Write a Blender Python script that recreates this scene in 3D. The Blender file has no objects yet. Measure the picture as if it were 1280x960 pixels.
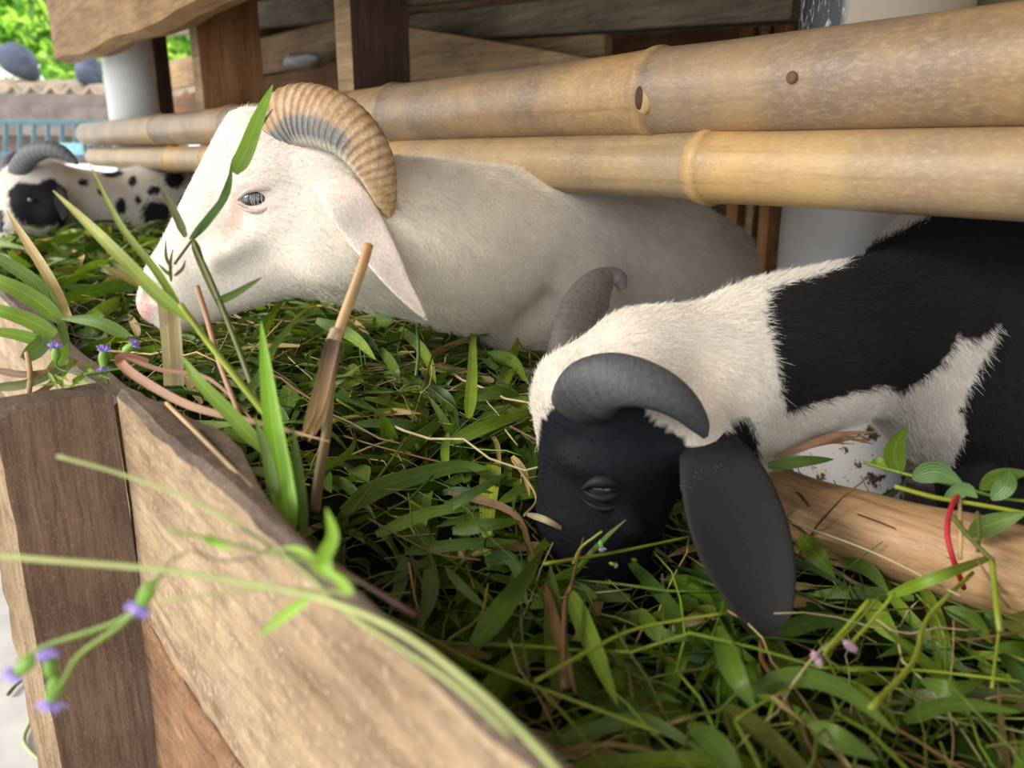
import bpy, bmesh, math, random
import numpy as np
from mathutils import Vector, Matrix

# ------------------------------------------------------------------ camera, sky, light, exposure
scene = bpy.context.scene
C = scene.collection
H = 1.15                                   # camera height above the yard floor (m)
F = 1000.0                                 # focal length in pixels of a 1280 px wide frame
PITCH = math.radians(16.2); YAW = math.radians(38.6)
CAM = Vector((0, 0, H))
HEAD = Vector((-math.cos(YAW), math.sin(YAW), 0))
RIGHT = Vector((math.sin(YAW), math.cos(YAW), 0))
FWD = HEAD * math.cos(PITCH) + Vector((0, 0, -math.sin(PITCH)))
UP = HEAD * math.sin(PITCH) + Vector((0, 0, math.cos(PITCH)))
cd = bpy.data.cameras.new('camera'); cam = bpy.data.objects.new('camera', cd); C.objects.link(cam)
cam.matrix_world = Matrix(((RIGHT.x, UP.x, -FWD.x, CAM.x), (RIGHT.y, UP.y, -FWD.y, CAM.y), (RIGHT.z, UP.z, -FWD.z, CAM.z), (0, 0, 0, 1)))
cd.sensor_width = 36; cd.lens = 36 * F / 1280; cd.clip_start = .02
cd.dof.use_dof = True; cd.dof.focus_distance = .92; cd.dof.aperture_fstop = 5.0
scene.camera = cam
w = bpy.data.worlds.new('world'); scene.world = w; w.use_nodes = True
bgn = w.node_tree.nodes['Background']; bgn.inputs[0].default_value = (.93, .96, 1.0, 1); bgn.inputs[1].default_value = 1.55
sd = bpy.data.lights.new('sun', 'SUN'); sd.energy = 2.9; sd.angle = math.radians(24); sd.color = (1, .93, .82)
sun = bpy.data.objects.new('sun', sd); C.objects.link(sun)
sun.rotation_euler = Vector((-.30, -.76, .50)).to_track_quat('Z', 'Y').to_euler()
scene.view_settings.view_transform = 'Standard'; scene.view_settings.look = 'None'
scene.view_settings.exposure = 0.42; scene.view_settings.gamma = 1
scene.view_settings.use_curve_mapping = False

# ------------------------------------------------------------------ placing: a direction seen from the camera, met with a real distance or plane
def ray(px, py):
    return FWD + RIGHT * ((px - 640) / F) + UP * ((480 - py) / F)
def P(px, py, d): return CAM + ray(px, py) * d
def PX(px, py, X): r = ray(px, py); return CAM + r * (X / r.x)
def PY(px, py, Y): r = ray(px, py); return CAM + r * (Y / r.y)
def PZ(px, py, Z): r = ray(px, py); return CAM + r * ((Z - H) / r.z)
def pix(co):
    "pixel and depth of world points (n,3)"
    q = np.asarray(co) - np.array(CAM)
    d = q @ np.array(FWD)
    return 640 + F * (q @ np.array(RIGHT)) / d, 480 - F * (q @ np.array(UP)) / d, d

rnd = random.Random(7)
# ------------------------------------------------------------------ objects
def link(o, parent=None):
    C.objects.link(o)
    if parent: o.parent = parent
    return o
def tag(o, label=None, cat=None, group=None, kind=None):
    if label: o['label'] = label
    if cat: o['category'] = cat
    if group: o['group'] = group
    if kind: o['kind'] = kind
    return o
def empty(name, loc, label=None, cat=None, group=None, kind=None):
    o = bpy.data.objects.new(name, None); o.empty_display_size = .05; o.location = loc; C.objects.link(o)
    o['w0'] = list(loc)
    return tag(o, label, cat, group, kind)
def mesh(name, V, Fc, mat, parent=None, smooth=True, uv=None, tint=None, origin=None):
    """one mesh object from world-space vertices; with a parent the vertices are stored relative to it"""
    V = np.asarray(V, dtype=float).reshape(-1, 3)
    base = np.array(parent['w0']) if parent is not None and 'w0' in parent else np.zeros(3)
    if origin is None:
        origin = V.mean(axis=0) if parent is None else base
    me = bpy.data.meshes.new(name)
    me.from_pydata((V - np.array(origin)).tolist(), [], Fc if isinstance(Fc, list) else Fc.tolist())
    me.materials.append(mat)
    if smooth: me.polygons.foreach_set('use_smooth', [True] * len(me.polygons))
    if uv is not None:
        l = me.uv_layers.new(name='UVMap'); li = np.zeros(len(me.loops), dtype=int); me.loops.foreach_get('vertex_index', li)
        l.data.foreach_set('uv', np.asarray(uv, dtype=np.float32)[li].ravel())
    if tint is not None:
        a = me.attributes.new('tint', 'FLOAT_COLOR', 'POINT')
        t = np.ones((len(V), 4), dtype=np.float32); t[:, :3] = tint; a.data.foreach_set('color', t.ravel())
    me.update()
    o = bpy.data.objects.new(name, me)
    o.location = Vector(origin) - Vector(base)
    o['w0'] = list(origin)
    return link(o, parent)

# ------------------------------------------------------------------ materials
def mat(name, rough=.7, spec=.4):
    m = bpy.data.materials.new(name); m.use_nodes = True
    nt = m.node_tree; b = nt.nodes['Principled BSDF']; b.inputs['Roughness'].default_value = rough
    b.inputs['Specular IOR Level'].default_value = spec
    return m, nt, b
def node(nt, t, **k):
    n = nt.nodes.new(t)
    for a, v in k.items():
        if a.startswith('i_'):
            key = a[2:]; key = int(key) if key.isdigit() else key.replace('_', ' ')
            n.inputs[key].default_value = v
        else: setattr(n, a, v)
    return n
def ramp(nt, src, stops, interp='LINEAR'):
    r = nt.nodes.new('ShaderNodeValToRGB'); cr = r.color_ramp; cr.interpolation = interp
    while len(cr.elements) < len(stops): cr.elements.new(.5)
    for e, (p, c) in zip(cr.elements, stops): e.position = p; e.color = (*c, 1) if len(c) == 3 else c
    nt.links.new(src, r.inputs[0]); return r.outputs[0]
def mixc(nt, fac, a, b, mode='MIX'):
    n = nt.nodes.new('ShaderNodeMix'); n.data_type = 'RGBA'; n.blend_type = mode
    for s, v in ((0, fac), (6, a), (7, b)):
        if isinstance(v, (int, float)): n.inputs[s].default_value = v
        elif isinstance(v, tuple): n.inputs[s].default_value = (*v, 1)
        else: nt.links.new(v, n.inputs[s])
    return n.outputs[2]
def noise(nt, scale, stretch=(1, 1, 1), detail=6, rough=.6, coord='Object', dist=0.0):
    tc = nt.nodes.new('ShaderNodeTexCoord'); mp = nt.nodes.new('ShaderNodeMapping'); mp.inputs['Scale'].default_value = stretch
    nt.links.new(tc.outputs[coord], mp.inputs[0])
    n = nt.nodes.new('ShaderNodeTexNoise'); n.inputs['Scale'].default_value = scale; n.inputs['Detail'].default_value = detail
    n.inputs['Roughness'].default_value = rough; n.inputs['Distortion'].default_value = dist
    nt.links.new(mp.outputs[0], n.inputs['Vector']); return n.outputs['Fac']
def bump(nt, b, h, strength=.4, dist=.002):
    n = nt.nodes.new('ShaderNodeBump'); n.inputs['Strength'].default_value = strength; n.inputs['Distance'].default_value = dist
    nt.links.new(h, n.inputs['Height']); nt.links.new(n.outputs[0], b.inputs['Normal'])

def wood(name, dark, mid, light, axis='X', scale=14, rough=.75, speck=None, bstr=.6, grain=18):
    """sawn timber: grain stretched along a local axis, blotches and small torn fibres"""
    m, nt, b = mat(name, rough, .3)
    st = {'X': (1, grain, grain), 'Y': (grain, 1, grain), 'Z': (grain, grain, 1)}[axis]
    st = tuple(s / 6 for s in st)
    g = noise(nt, scale, st, 8, .65, dist=.4); bl = noise(nt, scale * .35, (1, 1, 1), 4, .55)
    c1 = ramp(nt, g, [(.28, dark), (.52, mid), (.74, light)])
    c2 = ramp(nt, bl, [(.35, dark), (.65, light)])
    c = mixc(nt, .35, c1, c2)
    ff_ = noise(nt, scale * 5, tuple(s * .8 for s in st), 8, .8, dist=.3); kn = noise(nt, scale * .8, tuple(1 if s < 1 else s * .4 for s in st), 5, .7, dist=1.5)
    c = mixc(nt, 1.0, c, ramp(nt, ff_, [(.34, (.52, .50, .48)), (.52, (1, 1, 1)), (.68, (1.3, 1.28, 1.22))]), 'MULTIPLY')
    c = mixc(nt, ramp(nt, kn, [(.60, (0, 0, 0)), (.74, (.6, .6, .6))]), c, dark)
    if speck:
        fs = noise(nt, scale * 9, tuple(1 if s < 1 else s * .5 for s in st), 5, .7)
        c = mixc(nt, ramp(nt, fs, [(.56, (0, 0, 0)), (.70, (1, 1, 1))]), c, speck)
        bump(nt, b, fs, bstr, .0015)
    else: bump(nt, b, g, bstr, .002)
    nt.links.new(c, b.inputs['Base Color']); return m

M = {}
M['pale_plank'] = wood('pale_plank', (.16, .095, .05), (.35, .24, .14), (.50, .385, .25), 'X', 26, .7, (.56, .45, .31), 1.2, 7)
M['brown_stake'] = wood('brown_stake', (.10, .056, .036), (.20, .122, .080), (.31, .20, .135), 'Z', 24, .8, (.30, .20, .13), 1.2, 22)
M['torn_edge'] = wood('torn_edge', (.15, .09, .05), (.32, .22, .13), (.46, .34, .21), 'Z', 30, .85, (.12, .07, .04), 1.0, 12)
M['red_bark'] = wood('red_bark', (.07, .03, .015), (.24, .12, .06), (.42, .26, .14), 'X', 34, .85, (.08, .04, .025), 1.2, 8)
M['top_edge'] = wood('top_edge', (.03, .020, .015), (.095, .062, .042), (.19, .13, .09), 'X', 30, .7, (.24, .18, .12), .8, 14)
M['eave_beam'] = wood('eave_beam', (.24, .10, .035), (.50, .29, .125), (.64, .42, .21), 'X', 9, .7, None, .7, 8)
M['orange_timber'] = wood('orange_timber', (.16, .055, .02), (.42, .19, .07), (.56, .31, .14), 'Z', 16, .7, None, .6, 16)
M['dark_timber'] = wood('dark_timber', (.05, .024, .016), (.085, .042, .028), (.13, .07, .045), 'Z', 14, .75, None, .5, 14)
M['grey_beam'] = wood('grey_beam', (.09, .075, .048), (.19, .155, .10), (.33, .27, .17), 'X', 10, .8, None, .5, 12)
M['tan_board'] = wood('tan_board', (.16, .09, .04), (.36, .23, .115), (.50, .35, .19), 'X', 9, .75, None, .5, 14)
M['brown_board'] = wood('brown_board', (.08, .034, .015), (.20, .095, .042), (.34, .19, .09), 'X', 8, .8, None, .5, 14)
M['debarked_log'] = wood('debarked_log', (.22, .11, .045), (.42, .25, .125), (.52, .35, .19), 'X', 16, .5, None, .6, 14)
M['ground'] = None

def bamboo_mat(name, base, grey, hi):
    m, nt, b = mat(name, .42, .5)
    g = noise(nt, 9, (1, 1, 1), 5, .6); f = noise(nt, 190, (.5, 1.2, 1.2), 7, .8); L = noise(nt, 16, (.12, 3, 3), 4, .6); K_ = noise(nt, 260, (.25, 2, 2), 5, .8)
    c = mixc(nt, ramp(nt, g, [(.36, (0, 0, 0)), (.60, (1, 1, 1))]), base, grey)
    c = mixc(nt, ramp(nt, f, [(.47, (0, 0, 0)), (.68, (.62, .62, .62))]), c, hi)
    c = mixc(nt, ramp(nt, L, [(.30, (.55, .55, .55)), (.45, (0, 0, 0))]), c, (.20, .12, .065))
    c = mixc(nt, ramp(nt, K_, [(.30, (.55, .55, .55)), (.44, (0, 0, 0))]), c, (.17, .11, .07))
    at = node(nt, 'ShaderNodeAttribute', attribute_name='tint')
    c = mixc(nt, 1.0, c, at.outputs['Color'], 'MULTIPLY')
    nt.links.new(c, b.inputs['Base Color']); bump(nt, b, f, .25, .001); return m
M['bamboo_up'] = bamboo_mat('weathered_bamboo', (.42, .275, .140), (.25, .175, .125), (.54, .41, .27))
M['bamboo_low'] = bamboo_mat('honey_bamboo', (.49, .335, .155), (.36, .245, .150), (.58, .44, .26))

def plain(name, col, rough=.6, spec=.4, n=None, bs=.2, var=.25, sc=30, stretch=(1, 1, 1)):
    m, nt, b = mat(name, rough, spec)
    f = noise(nt, sc, stretch, 5, .6)
    d = tuple(c * (1 - var) for c in col); l = tuple(min(1, c * (1 + var)) for c in col)
    nt.links.new(ramp(nt, f, [(.3, d), (.7, l)]), b.inputs['Base Color']); bump(nt, b, f, bs, .001)
    return m
M['concrete'] = plain('concrete', (.52, .52, .50), .85, .2, sc=8, var=.15)
M['rust'] = plain('rusty_iron', (.16, .075, .045), .7, .4, sc=80)
M['teal'] = plain('teal_paint', (.10, .19, .22), .5, .4, sc=20, var=.12)
M['slate'] = plain('slate_lump', (.09, .11, .15), .8, .2, sc=6, var=.5)
M['roofing'] = plain('old_roofing', (.44, .34, .25), .85, .2, sc=5, var=.4)
M['greywood'] = plain('grey_wood', (.22, .18, .16), .85, .2, sc=8, var=.3)
M['sack'] = plain('plastic_sack', (.50, .49, .46), .35, .5, sc=10, var=.2)

def pillar_mat():
    m, nt, b = mat('painted_pvc', .38, .5)
    big = noise(nt, 14, (1, 1, 1), 4, .6); sm = noise(nt, 24, (1, 1, 1), 5, .7)
    c = mixc(nt, ramp(nt, big, [(.55, (0, 0, 0)), (.75, (.6, .6, .6))]), (.83, .82, .80), (.72, .66, .52))
    at = node(nt, 'ShaderNodeAttribute', attribute_name='tint')      # R: dung-stained band, G: black paint, B: bare cream wood
    sp = nt.nodes.new('ShaderNodeSeparateColor'); nt.links.new(at.outputs['Color'], sp.inputs[0])
    def mul(a, bb):
        n = nt.nodes.new('ShaderNodeMath'); n.operation = 'MULTIPLY'; nt.links.new(a, n.inputs[0]); nt.links.new(bb, n.inputs[1]); return n.outputs[0]
    st = mul(ramp(nt, sm, [(.54, (0, 0, 0)), (.58, (1, 1, 1))]), sp.outputs[0])
    c = mixc(nt, st, c, (.10, .035, .015))
    c = mixc(nt, sp.outputs[2], c, (.60, .47, .33))
    scr = noise(nt, 60, (1.5, 1.5, .5), 5, .7, dist=1.0)
    blk = mixc(nt, ramp(nt, scr, [(.56, (0, 0, 0)), (.60, (1, 1, 1))]), (.045, .045, .048), (.62, .60, .58))
    c = mixc(nt, sp.outputs[1], c, blk)
    nt.links.new(c, b.inputs['Base Color']); bump(nt, b, big, .2, .002); return m
M['pillar'] = pillar_mat()

def leaf_mat(name, trans=.24, rough=.42):
    m, nt, b = mat(name, rough, .5)
    at = node(nt, 'ShaderNodeAttribute', attribute_name='tint')
    uv = node(nt, 'ShaderNodeUVMap'); sx = nt.nodes.new('ShaderNodeSeparateXYZ'); nt.links.new(uv.outputs[0], sx.inputs[0])
    wv = nt.nodes.new('ShaderNodeMath'); wv.operation = 'MULTIPLY'; wv.inputs[1].default_value = 46; nt.links.new(sx.outputs[0], wv.inputs[0])
    sn = nt.nodes.new('ShaderNodeMath'); sn.operation = 'SINE'; nt.links.new(wv.outputs[0], sn.inputs[0])
    vein = ramp(nt, sn.outputs[0], [(.0, (.86, .86, .86)), (1, (1.12, 1.12, 1.08))])
    mid = nt.nodes.new('ShaderNodeMath'); mid.operation = 'ABSOLUTE'
    sb = nt.nodes.new('ShaderNodeMath'); sb.operation = 'SUBTRACT'; sb.inputs[1].default_value = .5
    nt.links.new(sx.outputs[0], sb.inputs[0]); nt.links.new(sb.outputs[0], mid.inputs[0])
    rib = ramp(nt, mid.outputs[0], [(0, (1.5, 1.45, 1.2)), (.07, (1, 1, 1))])
    blot = noise(nt, 25, (1, 1, 1), 3, .6)
    c = mixc(nt, 1.0, at.outputs['Color'], vein, 'MULTIPLY'); c = mixc(nt, 1.0, c, rib, 'MULTIPLY')
    c = mixc(nt, .8, c, ramp(nt, blot, [(.35, (.78, .80, .74)), (.65, (1.15, 1.12, 1.0))]), 'MULTIPLY')
    nt.links.new(c, b.inputs['Base Color']); bump(nt, b, sn.outputs[0], .25, .0006)
    tr = nt.nodes.new('ShaderNodeBsdfTranslucent'); nt.links.new(mixc(nt, 1.0, c, (1.3, 1.5, .6), 'MULTIPLY'), tr.inputs[0])
    mx = nt.nodes.new('ShaderNodeMixShader'); mx.inputs[0].default_value = trans
    nt.links.new(b.outputs[0], mx.inputs[1]); nt.links.new(tr.outputs[0], mx.inputs[2])
    nt.links.new(mx.outputs[0], nt.nodes['Material Output'].inputs[0]); return m
M['leaf'] = leaf_mat('green_leaf'); M['stem'] = leaf_mat('plant_stem', .12, .5); M['foliage'] = leaf_mat('tree_foliage', .5, .5)

def tinted(name, rough, spec, sheen=0, attr='tint', bscale=300, bs=.1, streak=None, sub=0, lo=.82, hi=1.1):
    m, nt, b = mat(name, rough, spec)
    at = node(nt, 'ShaderNodeAttribute', attribute_name=attr)
    f = noise(nt, bscale, streak or (1, 1, 1), 4, .6)
    c = mixc(nt, 1.0, at.outputs['Color'], ramp(nt, f, [(.3, (lo, lo, lo)), (.7, (hi, hi, hi))]), 'MULTIPLY')
    nt.links.new(c, b.inputs['Base Color']); bump(nt, b, f, bs, .001)
    if sheen: b.inputs['Sheen Weight'].default_value = sheen
    if sub: b.inputs['Subsurface Weight'].default_value = sub; b.inputs['Subsurface Radius'].default_value = (.01, .006, .004); b.inputs['Subsurface Scale'].default_value = .6
    return m
M['hide'] = tinted('sheep_hide', .75, .2, 0)
M['fur'] = tinted('short_fur', .6, .25, 0, bscale=40, bs=0)
M['skin'] = tinted('ear_skin', .65, .3, 0, bscale=500, bs=.15)
M['horn'] = tinted('ram_horn', .55, .35, 0, bscale=260, bs=.7, lo=.72, hi=1.15)
M['eye'] = plain('eye_ball', (.035, .032, .036), .12, .7, var=.1, bs=0)
M['string'] = plain('red_string', (.42, .02, .035), .6, .3, var=.1)
M['petal'] = tinted('petal', .7, .2, 0, sub=0)

# ------------------------------------------------------------------ shapes
def catmull(pts, n):
    "smooth curve through control rows (any width), n samples per span"
    p = np.asarray(pts, dtype=float); q = np.vstack([2 * p[0] - p[1], p, 2 * p[-1] - p[-2]]); out = []
    for i in range(1, len(q) - 2):
        for k in range(n):
            t = k / n; a, b_, c, d = q[i - 1], q[i], q[i + 1], q[i + 2]
            out.append(.5 * (2 * b_ + (c - a) * t + (2 * a - 5 * b_ + 4 * c - d) * t * t + (3 * b_ - a - 3 * c + d) * t ** 3))
    out.append(p[-1]); return np.array(out)
def box_vf(c8):
    return [tuple(v) for v in c8], [(0, 3, 2, 1), (4, 5, 6, 7), (0, 1, 5, 4), (1, 2, 6, 5), (2, 3, 7, 6), (3, 0, 4, 7)]
def prism(name, base, top, m, parent=None, bev=.003, seg=2, rough=0.0, cuts=0, smooth=False, seed=1):
    """a sawn block between two quads, edges eased and faces a little uneven"""
    V, Fc = box_vf([*base, *top]); bm = bmesh.new()
    vs = [bm.verts.new(v) for v in V]
    for f in Fc: bm.faces.new([vs[i] for i in f])
    bmesh.ops.recalc_face_normals(bm, faces=bm.faces)
    if bev: bmesh.ops.bevel(bm, geom=list(bm.edges), offset=bev, segments=seg, profile=.6, affect='EDGES')
    if cuts:
        bmesh.ops.subdivide_edges(bm, edges=[e for e in bm.edges if e.calc_length() > .04], cuts=cuts, use_grid_fill=True)
        r = random.Random(seed)
        for v in bm.verts:
            v.co += Vector((r.uniform(-1, 1), r.uniform(-1, 1), r.uniform(-1, 1))) * rough
    bm.verts.ensure_lookup_table(); bm.verts.index_update()
    V = [tuple(v.co) for v in bm.verts]; Fc = [[v.index for v in f.verts] for f in bm.faces]; bm.free()
    return mesh(name, V, Fc, m, parent, smooth)
def box(name, x0, x1, y0, y1, z0, z1, m, parent=None, **k):
    b = [(x0, y0, z0), (x1, y0, z0), (x1, y1, z0), (x0, y1, z0)]; t = [(a, c, z1) for a, c, _ in b]
    return prism(name, b, t, m, parent, **k)
def beam(name, a, b, wid, thick, m, parent=None, up=Vector((0, 0, 1)), **k):
    "a bar from a to b; thick along up, wid across"
    a, b = Vector(a), Vector(b); ax = (b - a).normalized(); s = ax.cross(up).normalized(); u = s.cross(ax)
    q = lambda p: [p - s * wid / 2 - u * thick / 2, p + s * wid / 2 - u * thick / 2, p + s * wid / 2 + u * thick / 2, p - s * wid / 2 + u * thick / 2]
    return prism(name, q(a), q(b), m, parent, **k)
def sweep_vf(pts, rw, rt, side=None, seg=12, cup=None, roll=None, caps=True):
    """loft of ellipses (half widths rw, half thicknesses rt) along pts; side = preferred width direction; cup bends it lengthwise"""
    pts = np.asarray(pts, dtype=float); n = len(pts); rw = np.broadcast_to(rw, n); rt = np.broadcast_to(rt, n)
    cup = np.zeros(n) if cup is None else np.broadcast_to(cup, n)
    T = np.gradient(pts, axis=0); T /= np.linalg.norm(T, axis=1)[:, None] + 1e-12
    V = []; UV = []; prev = np.array(side if side is not None else ((0, 0, 1) if abs(T[0][2]) < .9 else (1, 0, 0)), dtype=float)
    for i in range(n):
        ref = prev if side is None or np.ndim(side) == 1 else np.asarray(side[i], dtype=float)
        s = ref - T[i] * (ref @ T[i]); s /= np.linalg.norm(s) + 1e-12
        if side is None: prev = s
        nn = np.cross(T[i], s)
        for k in range(seg):
            a = 2 * math.pi * k / seg; c_, s_ = math.cos(a), math.sin(a)
            V.append(pts[i] + s * rw[i] * c_ + nn * (rt[i] * s_ + cup[i] * rw[i] * (c_ * c_ - .4))); UV.append((.5 + .5 * c_, i / (n - 1)))
    Fc = [(i * seg + k, i * seg + (k + 1) % seg, (i + 1) * seg + (k + 1) % seg, (i + 1) * seg + k) for i in range(n - 1) for k in range(seg)]
    if caps: Fc += [tuple(range(seg))[::-1], tuple((n - 1) * seg + k for k in range(seg))]
    return np.array(V), Fc, np.array(UV)
def tube(name, pts, r, m, parent=None, seg=8, tint=None, **k):
    V, Fc, UV = sweep_vf(pts, r, r, seg=seg, **k)
    return mesh(name, V, Fc, m, parent, uv=UV, tint=tint if tint is not None else (1, 1, 1))
def merge(parts):
    V = []; Fc = []; UV = []; T = []; o = 0
    for v, f, u, t in parts:
        V.append(v); Fc += [tuple(i + o for i in q) for q in f]; UV.append(u); T.append(np.broadcast_to(t, (len(v), 3))); o += len(v)
    return np.vstack(V), Fc, np.vstack(UV), np.vstack(T)
def ellipsoid_vf(c, r, axes=None, nu=16, nv=10):
    V = []
    for j in range(nv + 1):
        th = math.pi * j / nv
        for i in range(nu):
            ph = 2 * math.pi * i / nu; V.append((r[0] * math.sin(th) * math.cos(ph), r[1] * math.sin(th) * math.sin(ph), r[2] * math.cos(th)))
    V = np.array(V)
    if axes is not None: V = V @ np.array(axes)
    Fc = [(j * nu + i, j * nu + (i + 1) % nu, (j + 1) * nu + (i + 1) % nu, (j + 1) * nu + i) for j in range(nv) for i in range(nu)]
    Fc = [f for f in Fc]
    return V + np.array(c), Fc, np.zeros((len(V), 2)) + .3
# ================================================================== the setting
def S(o, kind='structure'): o['kind'] = kind; return o
FLOOR = 0.12; RIM = H - .205; PENF = H - .72
S(box('floor', -9, 2.2, -3, 6.5, -.1 + FLOOR, FLOOR, M['concrete'], bev=0))
pen = S(empty('floor', (-2, 1.6, PENF)))                                   # slatted pen floor
for i in range(26):
    y = .80 + i * .075
    box('slat', -4.1, 2.0, y, y + .055, PENF - .03, PENF, M['greywood'], pen, bev=.004, seg=1)
wb = S(empty('wall_back', (-1.2, 2.75, PENF)))
for i in range(9):
    z = PENF + .02 + i * .23
    box('plank', -4.1, 2.0, 2.72 + .01 * (i % 2), 2.75 + .01 * (i % 2), z, z + .240, M['brown_board'] if i % 3 else M['grey_beam'], wb, bev=.004, seg=1)
wl = S(empty('wall_left', (-4.1, 2.0, PENF)))
for i in range(9):
    z = PENF + .02 + i * .23
    box('plank', -4.13, -4.10, 1.36, 2.72, z, z + .238, M['brown_board'] if i % 2 else M['grey_beam'], wl, bev=.004, seg=1)
wr = S(empty('wall_right', (2.0, 1.7, PENF)))
for i in range(9):
    z = PENF + .05 + i * .23
    box('plank', 2.0, 2.03, .85, 2.72, z, z + .21, M['grey_beam'], wr, bev=.004, seg=1)
roof = S(empty('ceiling', (-1.2, 1.5, H + 1.0)))
for i in range(13):                                                        # rafters and boards under the roof
    x = -4.1 + i * .5
    beam('rafter', (x, -.60, H + .815), (x, 2.9, H + 1.25), .05, .09, M['grey_beam'], roof, bev=.004, seg=1)
for i in range(15):
    y = -.60 + i * .235; z = H + .89 + (y + .60) * .122  # unseen eave overhang, extended forward to cut the overhead light
    prism('roof_board', [(-4.3, y, z), (2.2, y, z), (2.2, y + .23, z + .029), (-4.3, y + .23, z + .029)],
          [(-4.3, y, z + .02), (2.2, y, z + .02), (2.2, y + .23, z + .049), (-4.3, y + .23, z + .049)], M['brown_board'], roof, bev=0)

# ------------------------------------------------------------------ trough: planks, stake, bottom
tr = empty('feeding_trough', (-.8, .4, FLOOR), 'long wooden feeding trough heaped with cut greens in front of the pen', 'trough')
def plank_profile(name, xs, ytop_o, ytop_i, ztop, zbot, m, m2, parent, wav=.002, seed=1, y_in=None):
    """a sawn plank along X, with uneven rim thickness; its top edge is a sub-part of a darker, worn look"""
    r = random.Random(seed); n = len(xs); V = []; Fc = []
    zo = [r.uniform(-wav, wav) for _ in xs]; yo = [r.uniform(-wav, wav) * .6 for _ in xs]
    for i, x in enumerate(xs):
        yi = ytop_i(x); zt = ztop(x) + zo[i]; zb = zbot(x)
        V += [(x, ytop_o - .004 + yo[i], zb), (x, ytop_o + yo[i] * .5, (zb + zt) / 2), (x, ytop_o + yo[i], zt - .006), (x, ytop_o + .005, zt), (x, yi - .004, zt + .001), (x, yi, zt - .008), (x, yi - .005, (zb + zt) / 2), (x, ytop_o + .022, zb)]
    K = 8
    for i in range(n - 1):
        for k in range(K): Fc.append((i * K + k, i * K + (k + 1) % K, (i + 1) * K + (k + 1) % K, (i + 1) * K + k))
    Fc += [tuple(range(K))[::-1], tuple((n - 1) * K + k for k in range(K))]
    o = mesh(name, V, Fc, m, parent, smooth=False)
    o.data.materials.append(m2)
    for p in o.data.polygons:
        kk = p.index % K
        if p.index < (n - 1) * K and kk in (2, 3, 4, 5, 6): p.material_index = 1
    bm = bmesh.new(); bm.from_mesh(o.data); bmesh.ops.recalc_face_normals(bm, faces=bm.faces); bm.to_mesh(o.data); bm.free()
    return o
A = PY(141, 484, .15); XC = A.x                                             # corner where plank and stake meet
def th(x):                                                                  # rim thickness swells towards the left end
    t = (x - XC)
    return .15 + .011 + .030 * math.exp(-((t - .18) / .11) ** 2)
xs = np.linspace(XC + .009, .55, 60)
o = plank_profile('front_plank', xs, .15, th, lambda x: RIM + .002 * math.sin(x * 23), lambda x: RIM - .215 - .012 * math.sin(x * 9 + 1), M['pale_plank'], M['top_edge'], tr, .0016, 3)
o['label'] = 'pale sawn front plank nearest the viewer with dark worn rim'
o = plank_profile('front_plank', xs, .142, lambda x: .175, lambda x: RIM - .222 - .012 * math.sin(x * 9 + 1), lambda x: RIM - .40, M['red_bark'], M['red_bark'], tr, .004, 5)
o['label'] = 'reddish bark-edged lower plank beneath the pale one'
xs2 = np.linspace(-4.6, XC - .05, 60)
o = plank_profile('front_plank', xs2, .16, lambda x: .19, lambda x: RIM - .03 + .006 * math.sin(x * 7), lambda x: RIM - .25, M['pale_plank'], M['top_edge'], tr, .003, 8)
o['label'] = 'cream front plank running on beyond the brown stake'
plank_profile('front_plank', xs2, .165, lambda x: .19, lambda x: RIM - .26, lambda x: RIM - .50, M['brown_stake'], M['brown_stake'], tr, .004, 9)
plank_profile('front_plank', xs2, .16, lambda x: .19, lambda x: RIM - .51, lambda x: FLOOR + .02, M['brown_stake'], M['brown_stake'], tr, .004, 11)
plank_profile('front_plank', xs, .155, lambda x: .18, lambda x: RIM - .41, lambda x: FLOOR + .02, M['brown_stake'], M['brown_stake'], tr, .004, 12)
box('back_plank', -4.6, .6, .70, .725, H - .62, H - .37, M['brown_board'], tr, bev=.003)
box('bottom_board', -4.6, .6, .16, .72, H - .55, H - .525, M['brown_board'], tr, bev=.003)
box('end_plank', -4.62, -4.59, .16, .72, H - .55, RIM - .05, M['pale_plank'], tr, bev=.003)
for x in (-4.3, -2.7, .45):
    box('leg', x, x + .07, .64, .70, FLOOR, H - .55, M['brown_stake'], tr, bev=.004)
# brown upright stake: broad dark face towards the right, torn pale edge towards the viewer
a = Vector((XC - .001, .149, 0)); b = PX(-4, 531, XC); b = Vector((XC - .012, b.y, 0)); c = P(52, 960, .80); c = Vector((c.x, c.y - .002, 0)); d0 = Vector((c.x, .146, 0))
n = 46; V = []; Fc = []; r = random.Random(4)
for i in range(n):
    t = i / (n - 1); z = FLOOR + (RIM - .004 - FLOOR) * t
    e = r.uniform(-.0012, .0012); g = r.uniform(-.001, .001)
    for q, (dx, dy) in ((a, (0, 0)), (a.lerp(b, .5), (r.uniform(-.0006, .0006), 0)), (b, (e, g)), (b.lerp(c, .5), (g, -e)), (c, (e, e)), (d0, (0, 0))):
        zz = z - (.010 if i == n - 1 and q is b else 0)
        V.append((q.x + dx, q.y + dy, zz))
K = 6
for i in range(n - 1):
    for k in range(K): Fc.append((i * K + k, i * K + (k + 1) % K, (i + 1) * K + (k + 1) % K, (i + 1) * K + k))
Fc += [tuple(range(K))[::-1], tuple((n - 1) * K + k for k in range(K))]
o = mesh('corner_stake', V, Fc, M['brown_stake'], tr, smooth=False); o.data.materials.append(M['torn_edge']); o.data.materials.append(M['top_edge'])
for p in o.data.polygons:
    if p.index < (n - 1) * K: p.material_index = 1 if p.index % K in (2, 3) else 0
    else: p.material_index = 2
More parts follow.
